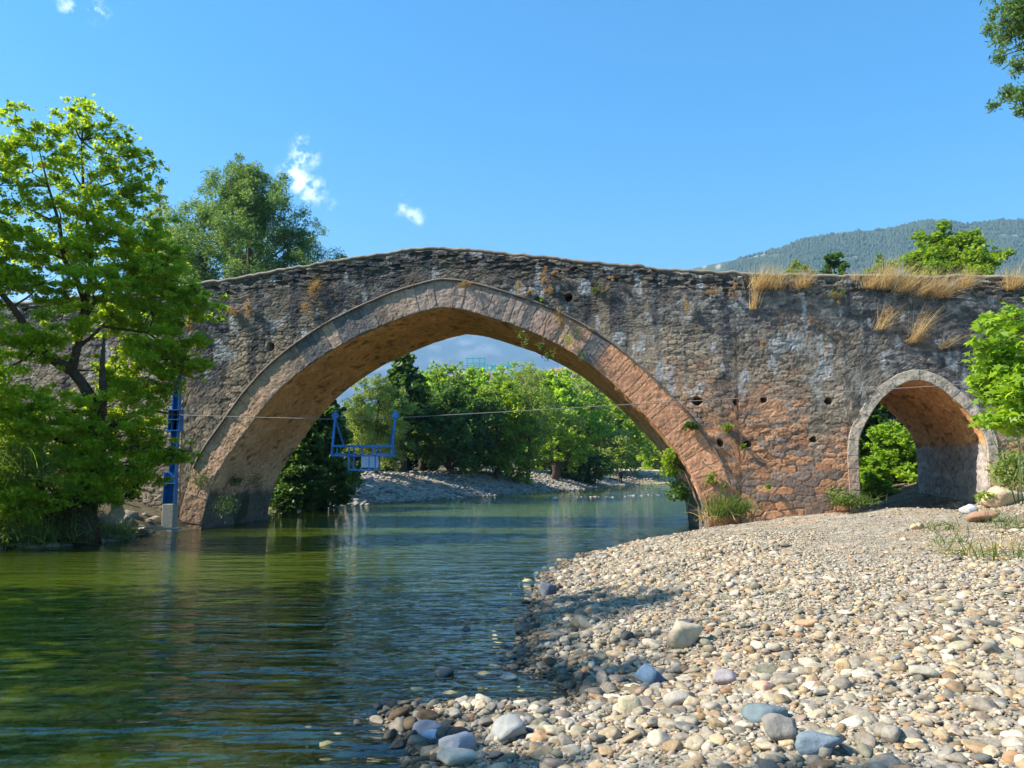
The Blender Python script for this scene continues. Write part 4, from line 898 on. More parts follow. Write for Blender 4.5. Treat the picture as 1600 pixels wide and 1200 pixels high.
CL = [(262, 588, 20, 21.2), (266, 612, 13, 21.2), (278, 560, 22, 21.5), (130, 165, 22, 20.7), (110, 195, 30, 20.5), (150, 205, 34, 20.6), (185, 215, 26, 20.8), (60, 215, 34, 19.5), (25, 190, 26, 19), (10, 230, 34, 18.8), (205, 245, 26, 21), (235, 258, 20, 21.2), (170, 260, 40, 20.8), (110, 255, 38, 20.2), (50, 270, 36, 19.4),
      (225, 300, 30, 21), (190, 310, 36, 21), (140, 320, 44, 20.5), (90, 320, 36, 19.8), (30, 320, 36, 19), (0, 290, 28, 18.6), (245, 355, 30, 21.2), (215, 370, 40, 21), (160, 375, 46, 20.6), (100, 390, 40, 19.9), (45, 385, 38, 19.3), (0, 370, 40, 18.8),
      (270, 400, 24, 21.5), (255, 425, 40, 21.3), (205, 430, 46, 21), (150, 440, 42, 19.6), (20, 430, 34, 19), (70, 440, 28, 19.2), (320, 478, 28, 21.9), (285, 470, 34, 21.6), (235, 485, 44, 21.2), (180, 490, 40, 20.8), (95, 500, 40, 19.4), (30, 540, 34, 18.9), (75, 545, 30, 19.3),
      (270, 540, 42, 21.4), (305, 570, 24, 21.6), (225, 560, 44, 21), (180, 580, 34, 20.6), (60, 620, 30, 19.2), (15, 640, 40, 18.6), (200, 620, 44, 20.8), (250, 600, 24, 21.2), (110, 650, 40, 19.6), (60, 670, 40, 19), (165, 680, 44, 20.3), (218, 672, 34, 20.9), (262, 705, 22, 21.1), (288, 708, 18, 21.2),
      (130, 720, 42, 19.9), (190, 730, 40, 20.5), (235, 730, 28, 20.8), (30, 720, 42, 18.8), (80, 730, 36, 19.2), (10, 780, 36, 18.6), (120, 760, 34, 19.8), (170, 765, 28, 20.2), (-50, 600, 80, 18.5), (-60, 400, 90, 18.5), (-50, 250, 60, 18.6), (55, 790, 30, 19)]
cl = []
for (px, py, r_, D) in CL:
    c = lp(px, py, D); cl.append((c[0], c[1], c[2], r_/F*D*1.22))
cl = np.array(cl)
nodes = [p for Lm in (A1, A2, A3, A4, A5, B1, trunk) for p in Lm]
for c in cl:
    q_ = min(nodes, key=lambda p: np.linalg.norm(np.array(p)-c[:3])+.8*max(0, np.array(p)[2]-c[2]))
    limb(mb, q_, c[:3], .035, .008, -.02, .08, 5, 6)
    for _ in range(3):
        e_ = c[:3]+rng.normal(size=3)*c[3]*.6; limb(mb, c[:3], e_, .012, .004, 0, .08, 4, 4)
mb.build('trunk', M_bark, pt, True)
up_ = cl[:, 2] > (lp(0, 350, 20)[2]); qa, ta = clump_points(sprays(cl[up_], 22, .34), 27000, .6, .5, 5.5, 3, .85); qb, tb_ = clump_points(sprays(cl[~up_], 28, .36), 190000, .5, .46, 5.0, 4, .85)
leaves('crown', np.concatenate([qa, qb]), .056, M_lplane, pt, 'palm', .25, 0.2, np.concatenate([ta*.75, tb_]))

# trees of the left bank beside the photographer: out of view, their shade lies on the water and the pebbles
OG = 'trees on the left bank beside the viewpoint'
tree('tree', (-15.0, 7.8, .9), 14.8, 7.0, 'leafy bank tree whose shade falls across the river onto the near pebbles', M_lplane, 14000, .13, group=OG, seed=61, crown_lo=.2, gap=.44, n_cl=26)
tree('tree', (-14, .2, .9), 15.2, 7.5, 'tall bank tree nearest the viewpoint, left of the frame', M_lplane, 13000, .13, group=OG, seed=62, crown_lo=.2, gap=.44, n_cl=26)

# plane branch reaching in from the right, its trunk out of view
rt = empty('plane_tree', (10.8, 10.2, 1.1), 'plane tree branch with big bright leaves in front of the right end of the bridge', 'tree'); PB2 = np.array(rt.location)
def lp2(px, py, D): return at(px, py, D)-PB2
mb = MB(); t2 = [np.array([0, 0, -.2]), np.array([.1, 0, 1.5]), np.array([-.1, .2, 3]), np.array([.1, .3, 4.6]), np.array([.3, .3, 6.5])]
mb.tube(t2, [.2, .16, .13, .1, .03], 9, .1)
C2 = [(1585, 500, 34), (1545, 505, 20), (1530, 545, 26), (1510, 550, 14), (1570, 555, 44), (1600, 600, 50), (1560, 610, 34), (1535, 590, 22), (1590, 655, 34), (1555, 655, 24), (1530, 658, 12), (1640, 540, 60), (1660, 640, 60), (1700, 480, 80), (1720, 600, 70), (1790, 400, 110)]
c2 = []
for (px, py, r_) in C2:
    c = lp2(px, py, 10.6+rng.uniform(-.5, .5)); c2.append((c[0], c[1], c[2], r_/F*10.6*1.05)); j = int(np.argmin([abs(p[2]-c[2]) for p in t2])); limb(mb, t2[j], c[:3], .03, .006, .05, .06, 5, 7)
mb.build('trunk', M_bark, rt, True)
q_, t_ = clump_points(c2, 9000, .8, .36, 2.2, 5, .5); leaves('crown', q_, .085, MATS['bright_leaves'], rt, 'palm', .45, .5, t_)
# overhanging small-leaved tree, top right
ot = empty('overhanging_tree', (12.6, 11.5, .9), 'small-leaved tree whose branches hang into the top right corner of the sky', 'tree'); PB3 = np.array(ot.location)
mb = MB(); t3 = [np.array([0, 0, -.2]), np.array([.1, 0, 3]), np.array([-.2, .2, 6]), np.array([.1, .3, 8.6]), np.array([.3, .3, 11])]
mb.tube(t3, [.26, .22, .17, .12, .04], 9, .1)
C3 = [(1600, 15, 42), (1565, 25, 26), (1545, 45, 14), (1580, 55, 34), (1610, 75, 38), (1560, 90, 16), (1590, 105, 20), (1575, 145, 18), (1600, 150, 24), (1552, 165, 12), (1595, 175, 12), (1615, 165, 26), (1680, 60, 80), (1700, 180, 60), (1640, -40, 90), (1800, 0, 150)]
c3 = []
for (px, py, r_) in C3:
    c = at(px, py, 11.2+rng.uniform(-.4, .4))-PB3; c3.append((c[0], c[1], c[2], r_/F*11.2)); j = int(np.argmin([abs(p[2]-c[2]) for p in t3])); limb(mb, t3[j], c[:3], .035, .006, .06, .06, 5, 7)
mb.build('trunk', M_bark, ot, True)
q_, t_ = clump_points(c3, 42000, .8, .36, 3.0, 6, .6); leaves('crown', q_, .045, M_leuc, ot, 'thin', .2, .8, t_*.8)

# ------------------------------------------------------------------ grass, reeds, wall plants
def blades(name, base, n_, length, spread, mat, label=None, cat=None, group=None, width=.006, lean=(0, 0, 0), foot=.08, parent=None, curl=.5, kind=None):
    b = base+rng.normal(size=(n_, 3))*np.array([foot, foot*.6, foot*.25]); Ln = length*rng.uniform(.45, 1.1, n_)
    d = rng.normal(size=(n_, 3))*spread+np.array([0, 0, 1])+np.array(lean); d /= np.linalg.norm(d, axis=1)[:, None]
    sd = np.cross(d, rng.normal(size=(n_, 3))); sd /= np.linalg.norm(sd, axis=1)[:, None]; hd = d.copy(); hd[:, 2] = 0; K = 5; V = []
    for i in range(K):
        t_ = i/(K-1); c = b+d*(Ln*t_)[:, None]+(hd*curl*t_*t_+np.array([0, 0, -curl*.45*t_*t_*t_]))*Ln[:, None]*np.linalg.norm(hd, axis=1)[:, None]
        w_ = width*(1-t_*.85); V += [c-sd*w_, c+sd*w_]
    V = np.stack(V, 1).reshape(-1, 3); F_ = []
    f0 = np.array([[2*i, 2*i+1, 2*i+3, 2*i+2] for i in range(K-1)]); Fq = (f0[None]+(np.arange(n_)*2*K)[:, None, None]).reshape(-1, 4)
    o = mesh(name, V, Fq, mat, parent, False, attrs={'tint': np.repeat(rng.random(n_), 2*K)})
    return tag(o, label, cat, group, kind) if label else o
DG = 'dry grass tufts on the parapet'
def tuft(px, py, n_, length, spread, lab, lean=(.15, -.25, 0), mat=None, foot=.14, curl=.5, width=.005):
    s_, z_ = on_face(px, py); p = bw(s_, -.06, z_); o = blades('grass_tuft', np.zeros(3), int(n_*.62), length*1.2, spread*1.15, mat or M_dry, lab, 'dry grass', DG, width, lean, foot, curl=curl*.6); o.location = p; return o
tuft(1186, 452, 420, .75, .3, 'bushy orange dry grass tuft, first from the left on the parapet')
tuft(1176, 484, 160, .8, .14, 'long straw tuft hanging below the first bushy tuft', lean=(.12, -.1, .1), foot=.07)
tuft(1212, 452, 260, .7, .28, 'thinner straw tuft right of the first bushy tuft')
tuft(1252, 450, 380, .6, .32, 'fan-shaped orange dry grass tuft standing alone on the parapet')
tuft(1331, 438, 90, .35, .3, 'very small dry grass tuft on the parapet')
tuft(1302, 466, 110, .4, .4, 'yellow-green grass tuft growing from the wall face under the parapet', mat=M_grass)
tuft(1358, 450, 320, .6, .3, 'dense orange dry grass tuft at the start of the long grassy stretch')
tuft(1380, 452, 360, .95, .26, 'tall pink-plumed dry grass tuft on the parapet', lean=(.35, -.2, .2))
tuft(1412, 456, 340, .8, .3, 'dry grass tuft leaning right, left of the long drooping straw', lean=(.45, -.25, 0))
tuft(1440, 462, 340, .8, .3, 'dense straw tuft in the middle of the long grassy stretch', lean=(.4, -.3, 0))
tuft(1468, 465, 260, .9, .3, 'loose straw tuft above the plane tree branch', lean=(.5, -.3, -.1))
tuft(1505, 450, 360, .6, .32, 'bushy orange tuft just before the end of the parapet in view')
tuft(1580, 452, 420, .7, .34, 'broad straw tuft at the far right of the parapet')
tuft(1375, 515, 120, .8, .22, 'long bent straw stalks rooted low on the dark wall', lean=(.35, -.3, .1), foot=.12, curl=.9)
tuft(1425, 535, 170, 1.1, .25, 'long pale straw stalks sweeping up to the right over the dark wall', lean=(.6, -.3, .25), foot=.1, curl=.7)
tuft(1470, 545, 60, .8, .3, 'sparse pale straw stalks next to the plane leaves', lean=(.6, -.3, 0), foot=.1, curl=.9)
# cushions on the wall
def cushion(px, py, r_, mat, lab, grp, n_=420, leaf=.022, tall=1.0, cat='wall plant', out=.14, shape='thin', droop=.3):
    s_, z_ = on_face(px, py); p = bw(s_, -out, z_); d = rng.normal(size=(n_, 3)); d /= np.linalg.norm(d, axis=1)[:, None]
    sb = rng.normal(size=(7, 3))*.45; q = (d*(rng.random(n_)**.6)[:, None]*.62+sb[rng.integers(0, 7, n_)])*np.array([r_, r_*.6, r_*tall]); k = vn3(q[:, 0]*9+px, q[:, 1]*9, q[:, 2]*9, 3) > .36
    o = leaves('wall_plant', q[k], leaf, mat, None, shape, .1, droop); o.location = p; (PLANTS.append((o, px, -py, lab)) if grp else None); return tag(o, lab, cat, grp)
PLANTS = []
DP = 'dry brown cushions on the bridge wall'
DL = 'dry brown cushion plant'
for (px, py, r_, tl_) in [(298, 472, .17, 1), (300, 502, .2, 1.3), (724, 447, .17, .6), (850, 428, .1, 1.3), (866, 428, .1, .6), (830, 457, .09, .6), (876, 492, .12, 1), (957, 437, .07, 1), (948, 452, .06, 1), (1115, 456, .16, .6), (1075, 478, .13, 1.2),
                     (1148, 447, .09, .8), (1302, 462, .1, 1.2), (920, 512, .08, .6), (1190, 538, .07, .8), (1265, 500, .07, .6), (878, 505, .08, 1.2), (820, 462, .06, .6), (1386, 492, .13, 1.3), (850, 440, .08, 1.2), (1140, 462, .08, .6)]:
    cushion(px, py, r_*1.15, M_drybrown, DL, DP, int(2200*r_)+120, .026, tl_)
cushion(492, 447, .24, M_drybrown, 'tallest brown dry plant hanging on the left haunch of the bridge', None, 800, .026, 1.5)
cushion(482, 485, .2, M_drybrown, 'drooping brown dry plant just below the tallest one', None, 600, .026, 1.2)
cushion(391, 477, .17, M_drybrown, 'long narrow column of brown dry plants above the left haunch', None, 900, .026, 2.3)
cushion(366, 484, .24, M_drybrown, 'brown dry plant beside the tip of the plane tree foliage', None, 700, .026, .9)
cushion(812, 450, .13, M_drybrown, 'upright golden-brown plant above the crown of the arch ring', None, 420, .024, 1.6)
cushion(859, 455, .15, M_drybrown, 'golden-brown double plant left of the square hole in the wall', None, 500, .024, 1.5)
cushion(932, 452, .2, M_grass, 'yellow-green leafy plant right of the square hole in the wall', None, 600, .028, 1.3)
GP = 'green plants in the lower wall'
GLb = 'small green leafy wall plant'
for (px, py, r_) in [(1133, 666, .14), (1111, 748, .16), (1160, 698, .06), (1200, 760, .1), (1083, 705, .08), (1130, 757, .07)]:
    cushion(px, py, r_, M_lfar, GLb, GP, 260, .03, 1.1, shape='round')
cushion(1078, 665, .19, M_ldark, 'dark green leafy plant on the right haunch beside the arch ring', None, 420, .04, .9, shape='round')
cushion(893, 528, .34, M_lgrey, 'grey-green leafy growth spilling over the right of the arch ring', None, 700, .03, .9)
cushion(906, 552, .17, M_lgrey, 'small grey-green sprig hanging below the leafy growth on the ring', None, 220, .03, 1.5)
by_landmark(PLANTS, [(889, -465, 'the high square wall hole'), (690, -440, 'the great arch crown'), (1186, -430, 'the first parapet grass tuft'), (1302, -430, 'the yellow-green parapet tuft'), (300, -480, 'the left arch haunch'), (1090, -627, 'the leftmost wall hole'), (1125, -692, 'the lower left wall hole'), (1400, -500, 'the long straw stalks'), (1128, -800, 'the reed clump')], ('right of', 'left of', 'above', 'below'))
# trailing stem hanging from the arch ring
def rb(px, py, o_=-.12): s_, z_ = on_face(px, py); return bw(s_, o_, z_)
hb = rb(872, 476); hv = empty('hanging_creeper', hb, 'bare trailing stem with a few pale leaf sprays hanging over the arch edge', 'creeper')
mb = MB(); mb.tube([rb(a, b)-hb for a, b in ((872, 476), (862, 490), (853, 505), (849, 525), (847, 560), (860, 600), (864, 570), (870, 580))][:5], .014, 5)
mb.tube([rb(a, b)-hb for a, b in ((853, 505), (840, 515), (826, 532), (818, 528))], .01, 5)
mb.tube([rb(a, b, -.2)-hb for a, b in ((849, 525), (852, 545), (862, 552))], .009, 5)
mb.tube([rb(a, b, -.25)-hb for a, b in ((873, 565), (868, 600), (861, 632))], .006, 4); mb.build('stem', M_bark, hv, True)
pts = []
for (px, py, r_) in ((816, 524, .14), (822, 537, .14), (845, 540, .13), (862, 552, .2), (855, 560, .12), (848, 470, .08)):
    pts.append(rb(px, py, -.2)-hb+rng.normal(size=(60, 3))*r_*.5)
leaves('leaf_sprays', np.concatenate(pts), .032, M_grass, hv, 'round', .2, .3)
# shrub on the right pier edge
def shrub(name, c, r_, n_, leaf, mat, lab, shape='round', stems=8, base=(0, 0, 0), cat='shrub', squash=.8, group=None):
    e = empty(name, c, lab, cat, group); mb = MB(); base = np.array(base)
    for _ in range(stems):
        d = rng.normal(size=3); d[2] = abs(d[2]); d /= np.linalg.norm(d); limb(mb, base, base*.0+d*r_*.8*np.array([1, 1, squash]), .015*r_+.006, .003, .05, .1, 5, 6)
    mb.build('stems', M_bark, e, True)
    k = 9; cc_ = rng.normal(size=(k, 3)); cc_ /= np.linalg.norm(cc_, axis=1)[:, None]; cc_ = np.c_[cc_*r_*.55*np.array([1, 1, squash]), np.full(k, r_*.5)]
    q, t_ = clump_points(cc_, n_, squash, .38, 2.2/r_, int(abs(c[0])*10)); leaves('foliage', q, leaf, mat, e, shape, .4, .2, t_); return e
shrub('shrub', rb(1048, 722, .4)+np.array([0, 0, 0]), .62, 1300, .045, M_lfar, 'green shrub growing out of the right edge of the great arch', stems=10, base=(.6, .3, -.3))
shrub('shrub', rb(1060, 765, .6), .5, 900, .045, M_ldark, 'dark creeper shrub hanging low on the right pier above the water', stems=6, base=(.4, .2, .1))
p = rb(1128, 808, -.4); p[2] = .55
e = empty('reed_clump', p, 'clump of green strap-leaved reeds at the foot of the right pier', 'reeds')
blades('leaves', np.zeros(3), 240, .78, .35, M_grass, width=.018, foot=.28, parent=e, curl=.7, lean=(0, -.1, 0)); blades('dead_leaves', np.array([-.25, 0, -.1]), 120, .55, .5, M_dry, width=.012, foot=.25, parent=e, curl=.9)
p = rb(1152, 806, -.5); p[2] = .7; blades('weed', np.zeros(3), 150, .35, .5, M_grass, 'low bright green weed right of the reed clump', 'weed', foot=.15, width=.015).location = p
p = rb(1325, 790, -.3); p[2] = .92; blades('weed', np.zeros(3), 420, .35, .6, M_grass, 'bright green weed patch at the left jamb of the side arch', 'weed', foot=.3, width=.014).location = p
shrub('shrub', rb(1308, 770, -.25), .42, 260, .035, M_lgrey, 'spindly grey-leaved plant against the wall left of the side arch', stems=7)
shrub('shrub', rb(1500, 772, -1.2)+np.array([0, -.5, .0]), .42, 700, .035, M_lfar, 'low green herb at the right jamb of the side arch', stems=7, squash=.5)
# giant cane on the right
e = empty('giant_cane', at(1598, 770, 14.5), 'pale green giant cane with long arching leaves under the right plane branch', 'cane'); CB = np.array(e.location)
stem = MB(); lv = []; lt = []
for k in range(9):
    bx = np.array([rng.uniform(-.25, .9), rng.uniform(-.3, .5), -.2]); tp = bx+np.array([rng.uniform(-.55, .1), rng.uniform(-.2, .2), rng.uniform(1.1, 2.1)]); P = limb(stem, bx, tp, .013, .005, 0, .05, 5, 7)
    for j, p_ in enumerate(P[1:]):
        for _ in range(3): lv.append(p_+rng.normal(size=3)*.02)
stem.build('stem', M_reed, e, True)
lv = np.array(lv); n_ = len(lv); Kk = 6; az = rng.uniform(0, 6.28, n_); Ln = rng.uniform(.3, .55, n_); V = []
for i in range(Kk):
    t_ = i/(Kk-1); d = np.stack([np.cos(az)*t_, np.sin(az)*t_*.6, az*0+.55*t_-1.05*t_*t_], 1)*Ln[:, None]; sd_ = np.stack([-np.sin(az), np.cos(az), az*0], 1)*(.014*(1-t_*.95))
    V += [lv+d-sd_, lv+d+sd_]
V = np.stack(V, 1).reshape(-1, 3); f0 = np.array([[2*i, 2*i+1, 2*i+3, 2*i+2] for i in range(Kk-1)]); Fq = (f0[None]+(np.arange(n_)*2*Kk)[:, None, None]).reshape(-1, 4)
mesh('leaves', V, Fq, M_reed, e, attrs={'tint': np.repeat(rng.random(n_), 2*Kk)})
shrub('shrub', at(1592, 735, 15.5), .55, 1400, .04, M_lgrey, 'grey-green weeds beneath the giant cane', stems=9)
# weeds on the right slope and pebble bar
SG = 'weed tufts on the gravel by the side arch'; WD = []
for (px, py, r_, n_, mt) in [(1500, 822, .2, 70, M_dry), (1522, 826, .2, 70, M_grass), (1482, 812, .18, 50, M_grass), (1590, 800, .35, 220, M_grass), (1560, 822, .2, 60, M_dry), (1472, 800, .2, 70, M_grass), (1590, 830, .2, 50, M_grass)]:
    pp = atz(px, py, 1.15); pp[2] = float(ground_z(np.array([pp[0]]), np.array([pp[1]]))[0])
    o = blades('weed', np.zeros(3), n_, .28, .5, mt, 'thin weed tuft on the stony ground near the side arch, one of several', 'weed', SG, width=.008, foot=r_); o.location = pp; WD.append((o, pp[0], pp[1], 'thin weed tuft'))

by_landmark(WD, [q for q in RMARK if q[2][4:] in ('big pale orange boulder', 'grey-white slab', 'reddish brown rock', 'sandy block')], ('right of', 'left of', 'behind', 'in front of'))
# left bank: undergrowth, long grass, rough stones
LB = 'undergrowth along the left bank'
def lbank(px, py, D): return at(px, py, D)
for i, (px, py, D, r_, mt, lab) in enumerate([(20, 790, 19.5, 1.0, M_lplane, 'bright leafy bush at the water edge in the left corner'), (110, 795, 19.9, .8, M_ldark, 'dark bush wrapped round the foot of the plane tree'), (-40, 760, 19, 1.4, M_lplane, 'broad bush at the edge of the picture on the left bank'),
     (85, 770, 20.6, .9, M_ldark, 'shaded bush behind the slim second stem of the plane tree'), (185, 765, 21.5, .6, M_ldark, 'dark shrub between the plane tree and the blue post'), (40, 700, 21.5, 1.1, M_lfar, 'leafy shrub halfway up the left bank')]):
    shrub('bush', lbank(px, py, D), r_, int(3200*r_), .055, mt, lab, 'palm' if i != 4 else 'round', group=LB)
for i, (px, py, D, lab) in enumerate([(20, 842, 18.8, 'long grass hanging over the bank at the left edge'), (60, 838, 19.4, 'long grass on the bank below the slim stem'), (182, 838, 21, 'pale grass sprouting at the waterline right of the plane tree'), (10, 740, 18.4, 'tall arching grass in the bushes on the left')]):
    o = blades('bank_grass', np.zeros(3), 380, .55 if i < 3 else 1.1, .45, M_grass if i != 2 else M_reed, lab, 'grass', width=.012, foot=.5 if i != 2 else .2, curl=.9); p = lbank(px, py, D); o.location = p
m_ = 260; xx = rng.uniform(-15, -10.7, m_); yy = rng.uniform(18, 24, m_); sdv = river_sd(xx, yy); kk = (sdv > -.5) & (sdv < 1.0); xx, yy = xx[kk], yy[kk]; s2 = rng.uniform(.1, .3, len(xx))
tag(scatter('bank_stones', PR_lo, np.stack([xx, yy, ground_z(xx, yy)], 1), np.stack([s2*1.3, s2, s2*.7], 1), rng.uniform(0, 6, len(xx)), M_rock, cmix((.12, .1, .075), (.3, .26, .2), rng.random(len(xx)))), 'dark stones along the foot of the left bank', 'stones', kind='stuff')
# shaded undergrowth on the bank beyond the left pier
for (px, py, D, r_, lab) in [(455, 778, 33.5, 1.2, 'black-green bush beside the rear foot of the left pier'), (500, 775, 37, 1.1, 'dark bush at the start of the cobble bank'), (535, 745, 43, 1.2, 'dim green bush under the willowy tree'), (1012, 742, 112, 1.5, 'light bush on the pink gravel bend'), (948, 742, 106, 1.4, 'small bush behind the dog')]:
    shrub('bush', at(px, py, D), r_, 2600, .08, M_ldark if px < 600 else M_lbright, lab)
# ferns and moss at the left foot of the vault; objects carry the name creeper
for (px, py, r_, lab) in [(400, 752, .3, 'dark bushy fern on the inner face of the left pier'), (370, 752, .2, 'small dark fern left of the bushy one on the left pier'), (315, 750, .35, 'dark fern patch low on the left pier'), (355, 790, .4, 'mossy growth just above the water on the left pier')]:
    s_, z_ = on_face(px, py, .7 if px > 360 else 0); p = bw(s_, .65 if px > 360 else -.08, z_); o = leaves('creeper', rng.normal(size=(500, 3))*r_*np.array([.5, .2, .45]), .035, M_ldark, None, 'thin', .1, .3); o.location = p; tag(o, lab, 'creeper')

# ------------------------------------------------------------------ cable crossing
e = empty('cable_post', atz(264, 831), 'blue steel cable post on a grey footing in front of the left pier', 'post'); B = np.array(e.location)
def hz_(py): return at(268, py, B[1])[2]
k_ = B[1]/F
q = MB(); q.box((0, 0, hz_(787)/2-.2), (.34, .34, hz_(787)+.4), bev=.015); q.build('footing', M_conc, e)
def ibeam(mb, cx, z0, z1, w_, d_, t=.018):
    mb.box((cx, -d_/2, (z0+z1)/2), (w_, t, z1-z0)); mb.box((cx, d_/2, (z0+z1)/2), (w_, t, z1-z0)); mb.box((cx-.0, 0, (z0+z1)/2), (t, d_-t*2.2, z1-z0))
def channel(mb, cx, z0, z1, w_, d_, t=.018):
    mb.box((cx, 0.04, (z0+z1)/2), (w_-2*t, t, z1-z0)); mb.box((cx-w_/2+t/2, -.03, (z0+z1)/2), (t, d_, z1-z0)); mb.box((cx+w_/2-t/2, -.03, (z0+z1)/2), (t, d_, z1-z0))
q = MB(); channel(q, 0, hz_(787), hz_(738), .34, .28); q.box((0, -.02, hz_(755)), (.42, .34, .03)); q.build('lower_column', M_blue, e)
q = MB(); channel(q, .06, hz_(738), hz_(560), .2, .2); q.build('upper_column', M_blue, e)
q = MB(); channel(q, .05, hz_(673), hz_(641), .36, .3)
for y_ in (641, 656, 673): q.box((.05, -.03, hz_(y_)), (.4, .34, .025))
q.build('cable_bracket', M_blue, e)
# cable
cab = MB(); pts = [at(-500, 620, 19.5), at(-200, 627, 20.5), at(0, 636, 21.6), at(130, 642, 22.6), at(262, 648, B[1]-.25), at(400, 652, 23), at(522, 655, 22.6), at(570, 655.5, 22.5), at(616, 653, 22.4), at(800, 643, 22), at(1000, 631, 21.5), at(1200, 620, 21), at(1400, 607, 20.4), at(1600, 595, 19.8), at(1900, 575, 18.8), at(2300, 548, 17.5)]
sm = []
for a, b in zip(pts[:-1], pts[1:]):
    for j in range(4): sm.append(a+(b-a)*j/4)
cab.tube(sm+[pts[-1]], .011, 6); o = cab.build('steel_cable', M_steel, None, True); tag(o, 'thin steel cable stretched across the river in front of the bridge', 'cable')
# trolley
tz = at(568, 735, 22.5); e = empty('cable_trolley', tz, 'blue steel cable trolley hanging over the river with a pale panel in its footwell', 'cable car'); k_ = 22.5/F
ztop = at(568, 697, 22.5)[2]-tz[2]; zl = at(568, 712, 22.5)[2]-tz[2]; zc = at(568, 655, 22.5)[2]-tz[2]
xl, xr = (522-568)*k_, (614-568)*k_; yd = .34; b = .045
q = MB()
for z_ in (ztop, zl):
    q.bar((xl, -yd, z_), (xr, -yd, z_), b); q.bar((xl, yd, z_), (xr, yd, z_), b); q.bar((xl, -yd, z_), (xl, yd, z_), b); q.bar((xr, -yd, z_), (xr, yd, z_), b)
for x_ in (xl, -.36, .4, xr):
    for y_ in (-yd, yd): q.bar((x_, y_, zl), (x_, y_, ztop), b*.9)
for x_ in (-.12, .2): q.bar((x_, yd, zl), (x_, yd, ztop), b*.8)
q.build('frame', M_blue, e)
q = MB()
for x_ in (-.36, .4):
    for y_ in (-yd, yd): q.bar((x_, y_, .02), (x_, y_, zl), b)
for y_ in (-yd, yd): q.bar((-.36, y_, .02), (.4, y_, .02), b)
for x_ in (-.36, .4): q.bar((x_, -yd, .02), (x_, yd, .02), b)
q.bar((.22, -yd, .02), (.22, -yd, zl), b*.7); q.box((.02, 0, .0), (.72, .62, .02)); q.build('footwell', M_blue, e)
q = MB(); q.box((.12, yd-.04, zl/2+.03), (.5, .015, zl-.1)); q.build('panel', M_panel, e)
for x0, x1 in ((xl+.03, -.38), (.42, xr-.03)):
    q = MB(); q.box(((x0+x1)/2, 0, zl+.05), (x1-x0, 2*yd-.08, .03)); q.build('seat', M_blue, e)
for sx, x_, xc in ((-1, xl, (522-568)*k_), (1, xr, (616-568)*k_)):
    h_ = MB(); h_.bar((x_, -yd, zl), (xc, -.03, zc-.02), .055, .06); h_.bar((x_-sx*.2, yd, ztop), (xc, .03, zc-.02), .04); h_.bar((xc, 0, zc-.15), (xc, 0, zc+.26), .05, .07)
    ho = h_.build('hanger', M_blue, e)
    pm = MB(); pm.tube([(xc, -.05, zc+.1), (xc, -.02, zc+.1), (xc, .02, zc+.1), (xc, .05, zc+.1)], [.1, .082, .082, .1], 16); pm.build('pulley', M_blue, ho)
# other steel and driftwood
e = empty('blue_post', at(22, 700, 24.2), 'slim blue post with a turquoise rail behind the plane tree foliage', 'post'); q = MB(); q.box((0, 0, .4), (.1, .1, 2.3)); q.build('pole', M_blue, e); q = MB(); q.bar((-1.3, 0, .95), (0, 0, .98), .05); q.build('rail', M_teal, e)
q = MB(); a_ = atz(168, 829, .22); b_ = atz(282, 826, .28); q.tube([a_, (a_+b_)/2+np.array([0, 0, .04]), b_], [.035, .045, .03], 7, .2); tag(q.build('driftwood_pole', M_drift, None, True), 'bleached driftwood pole lying level at the foot of the cable post', 'driftwood')
q = MB(); a_ = atz(186, 830, .12); b_ = atz(252, 822, .45); q.tube([a_, (a_+b_)/2, b_], [.025, .03, .02], 7, .2); tag(q.build('driftwood_branch', M_drift, None, True), 'thin slanting branch crossing the driftwood pole', 'driftwood')
q = MB(); a_ = at(168, 845, 20.9); b_ = at(170, 780, 21.3); q.poly([(a_[0]-.25, a_[1], 0-.1), (a_[0]+.15, a_[1]-.1, -.1), (a_[0]+.3, a_[1]+.3, .7), (a_[0]+.1, a_[1]+.3, 1.1), (a_[0]-.15, a_[1]+.25, .7), (a_[0], a_[1]+.6, -.1), (a_[0]+.1, a_[1]+.6, .8)], [(0, 1, 2, 4), (4, 2, 3), (1, 5, 6, 2), (2, 6, 3), (5, 0, 4, 6), (6, 4, 3)])
tag(q.build('broken_slab', M_conc, None), 'pointed concrete slab leaning at the waterline beside the plane tree', 'slab')
q = MB(); a_ = atz(0, 836, .3); b_ = atz(18, 842, .25); q.tube([a_-np.array([.5, 0, -.1]), a_, b_], [.02, .025, .015], 6, .1); tag(q.build('driftwood_stick', M_drift, None, True), 'short pale stick in the grass at the left edge', 'driftwood')

# ------------------------------------------------------------------ walker and dog on the river bend
def skinned(name, verts, edges, radii, mat, parent=None, sub=2):
    me = bpy.data.meshes.new(name); me.from_pydata(verts, edges, []); me.update(); o = bpy.data.objects.new(name+'_tmp', me); sc.collection.objects.link(o)
    md = o.modifiers.new('s', 'SKIN')
    for v, r_ in zip(me.skin_vertices[0].data, radii): v.radius = (r_, r_)
    me.skin_vertices[0].data[0].use_root = True
    o.modifiers.new('u', 'SUBSURF').levels = sub
    dg = bpy.context.evaluated_depsgraph_get(); m2 = bpy.data.meshes.new_from_object(o.evaluated_get(dg)); bpy.data.objects.remove(o)
    m2.name = name; m2.materials.clear(); m2.materials.append(mat); m2.polygons.foreach_set('use_smooth', np.ones(len(m2.polygons), bool))
    r = bpy.data.objects.new(name, m2); sc.collection.objects.link(r); r.parent = parent; return r
pz = atz(970, 757, .12); pe = empty('person', pz, 'person in dark clothes standing at the water edge on the far river bend', 'person', rz=.6)
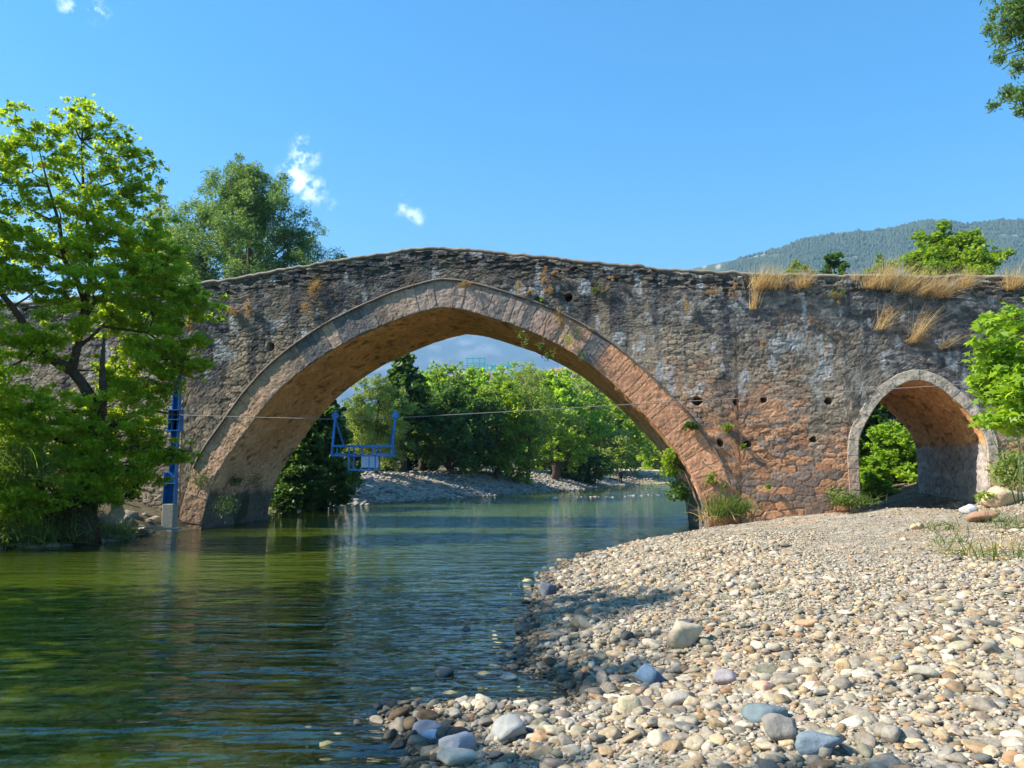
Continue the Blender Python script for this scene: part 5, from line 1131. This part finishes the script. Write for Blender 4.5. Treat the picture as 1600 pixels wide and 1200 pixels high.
V_ = [(0, 0, .95), (0, 0, 1.15), (0, .01, 1.35), (0, .02, 1.47), (0, .03, 1.56), (0, .04, 1.66), (-.1, 0, .9), (-.13, .06, .5), (-.14, -.03, .08), (-.14, .12, .04), (.1, 0, .9), (.12, -.02, .5), (.13, -.08, .08), (.13, .07, .04),
      (-.2, .02, 1.42), (-.27, .03, 1.14), (-.24, .2, .95), (-.22, .26, .88), (.2, .02, 1.42), (.28, 0, 1.14), (.26, .1, .9), (.25, .13, .82)]
E_ = [(0, 1), (1, 2), (2, 3), (3, 4), (4, 5), (0, 6), (6, 7), (7, 8), (8, 9), (0, 10), (10, 11), (11, 12), (12, 13), (2, 14), (14, 15), (15, 16), (16, 17), (2, 18), (18, 19), (19, 20), (20, 21)]
Rr = [.15, .14, .16, .07, .075, .09, .095, .06, .045, .035, .095, .06, .045, .035, .06, .045, .035, .035, .06, .045, .035, .035]
bo = skinned('body', V_, E_, Rr, M_skin, pe)
def cloth(name, zlo, zhi, amax, mat):
    me = bo.data; V = np.array([v.co[:] for v in me.vertices]); Nn = np.array([v.normal[:] for v in me.vertices]); V = V+Nn*.018
    fs = [list(p.vertices) for p in me.polygons if zlo < p.center.z < zhi and abs(p.center.x) < amax]; used = sorted({i for f in fs for i in f}); mp = {a: b for b, a in enumerate(used)}
    mesh(name, V[used], [[mp[i] for i in f] for f in fs], mat, pe, True)
cloth('shirt', .93, 1.5, .33, M_cloth); cloth('trousers', .12, .95, .19, M_cloth)
hd_ = iv2*np.array([.1, .11, .11])+np.array([0, .02, 1.69]); fz = [f for f in if2 if hd_[f].mean(0)[2] > 1.66 or hd_[f].mean(0)[1] < 0]; mesh('hair', hd_, np.array(fz), M_cloth, pe, True)
dzp = atz(959, 755, .15); de = empty('dog', dzp, 'dark dog standing beside the person on the river bend', 'dog', rz=.2)
V_ = [(.25, 0, .48), (0, 0, .47), (-.28, 0, .5), (-.42, 0, .62), (-.52, 0, .66), (-.66, 0, .6), (-.3, .09, .3), (-.3, .09, .14), (-.32, .09, .02), (-.28, -.09, .3), (-.24, -.09, .14), (-.26, -.09, .02),
      (.27, .09, .32), (.36, .09, .16), (.33, .09, .02), (.3, -.09, .32), (.42, -.09, .16), (.4, -.09, .02), (.42, 0, .54), (.56, 0, .66), (-.5, .06, .76), (-.5, -.06, .76)]
E_ = [(0, 1), (1, 2), (2, 3), (3, 4), (4, 5), (2, 6), (6, 7), (7, 8), (2, 9), (9, 10), (10, 11), (0, 12), (12, 13), (13, 14), (0, 15), (15, 16), (16, 17), (0, 18), (18, 19), (4, 20), (4, 21)]
Rr = [.11, .11, .14, .08, .08, .035, .05, .03, .028, .05, .03, .028, .065, .03, .028, .065, .03, .028, .03, .015, .025, .025]
skinned('body', V_, E_, Rr, M_fur, de)
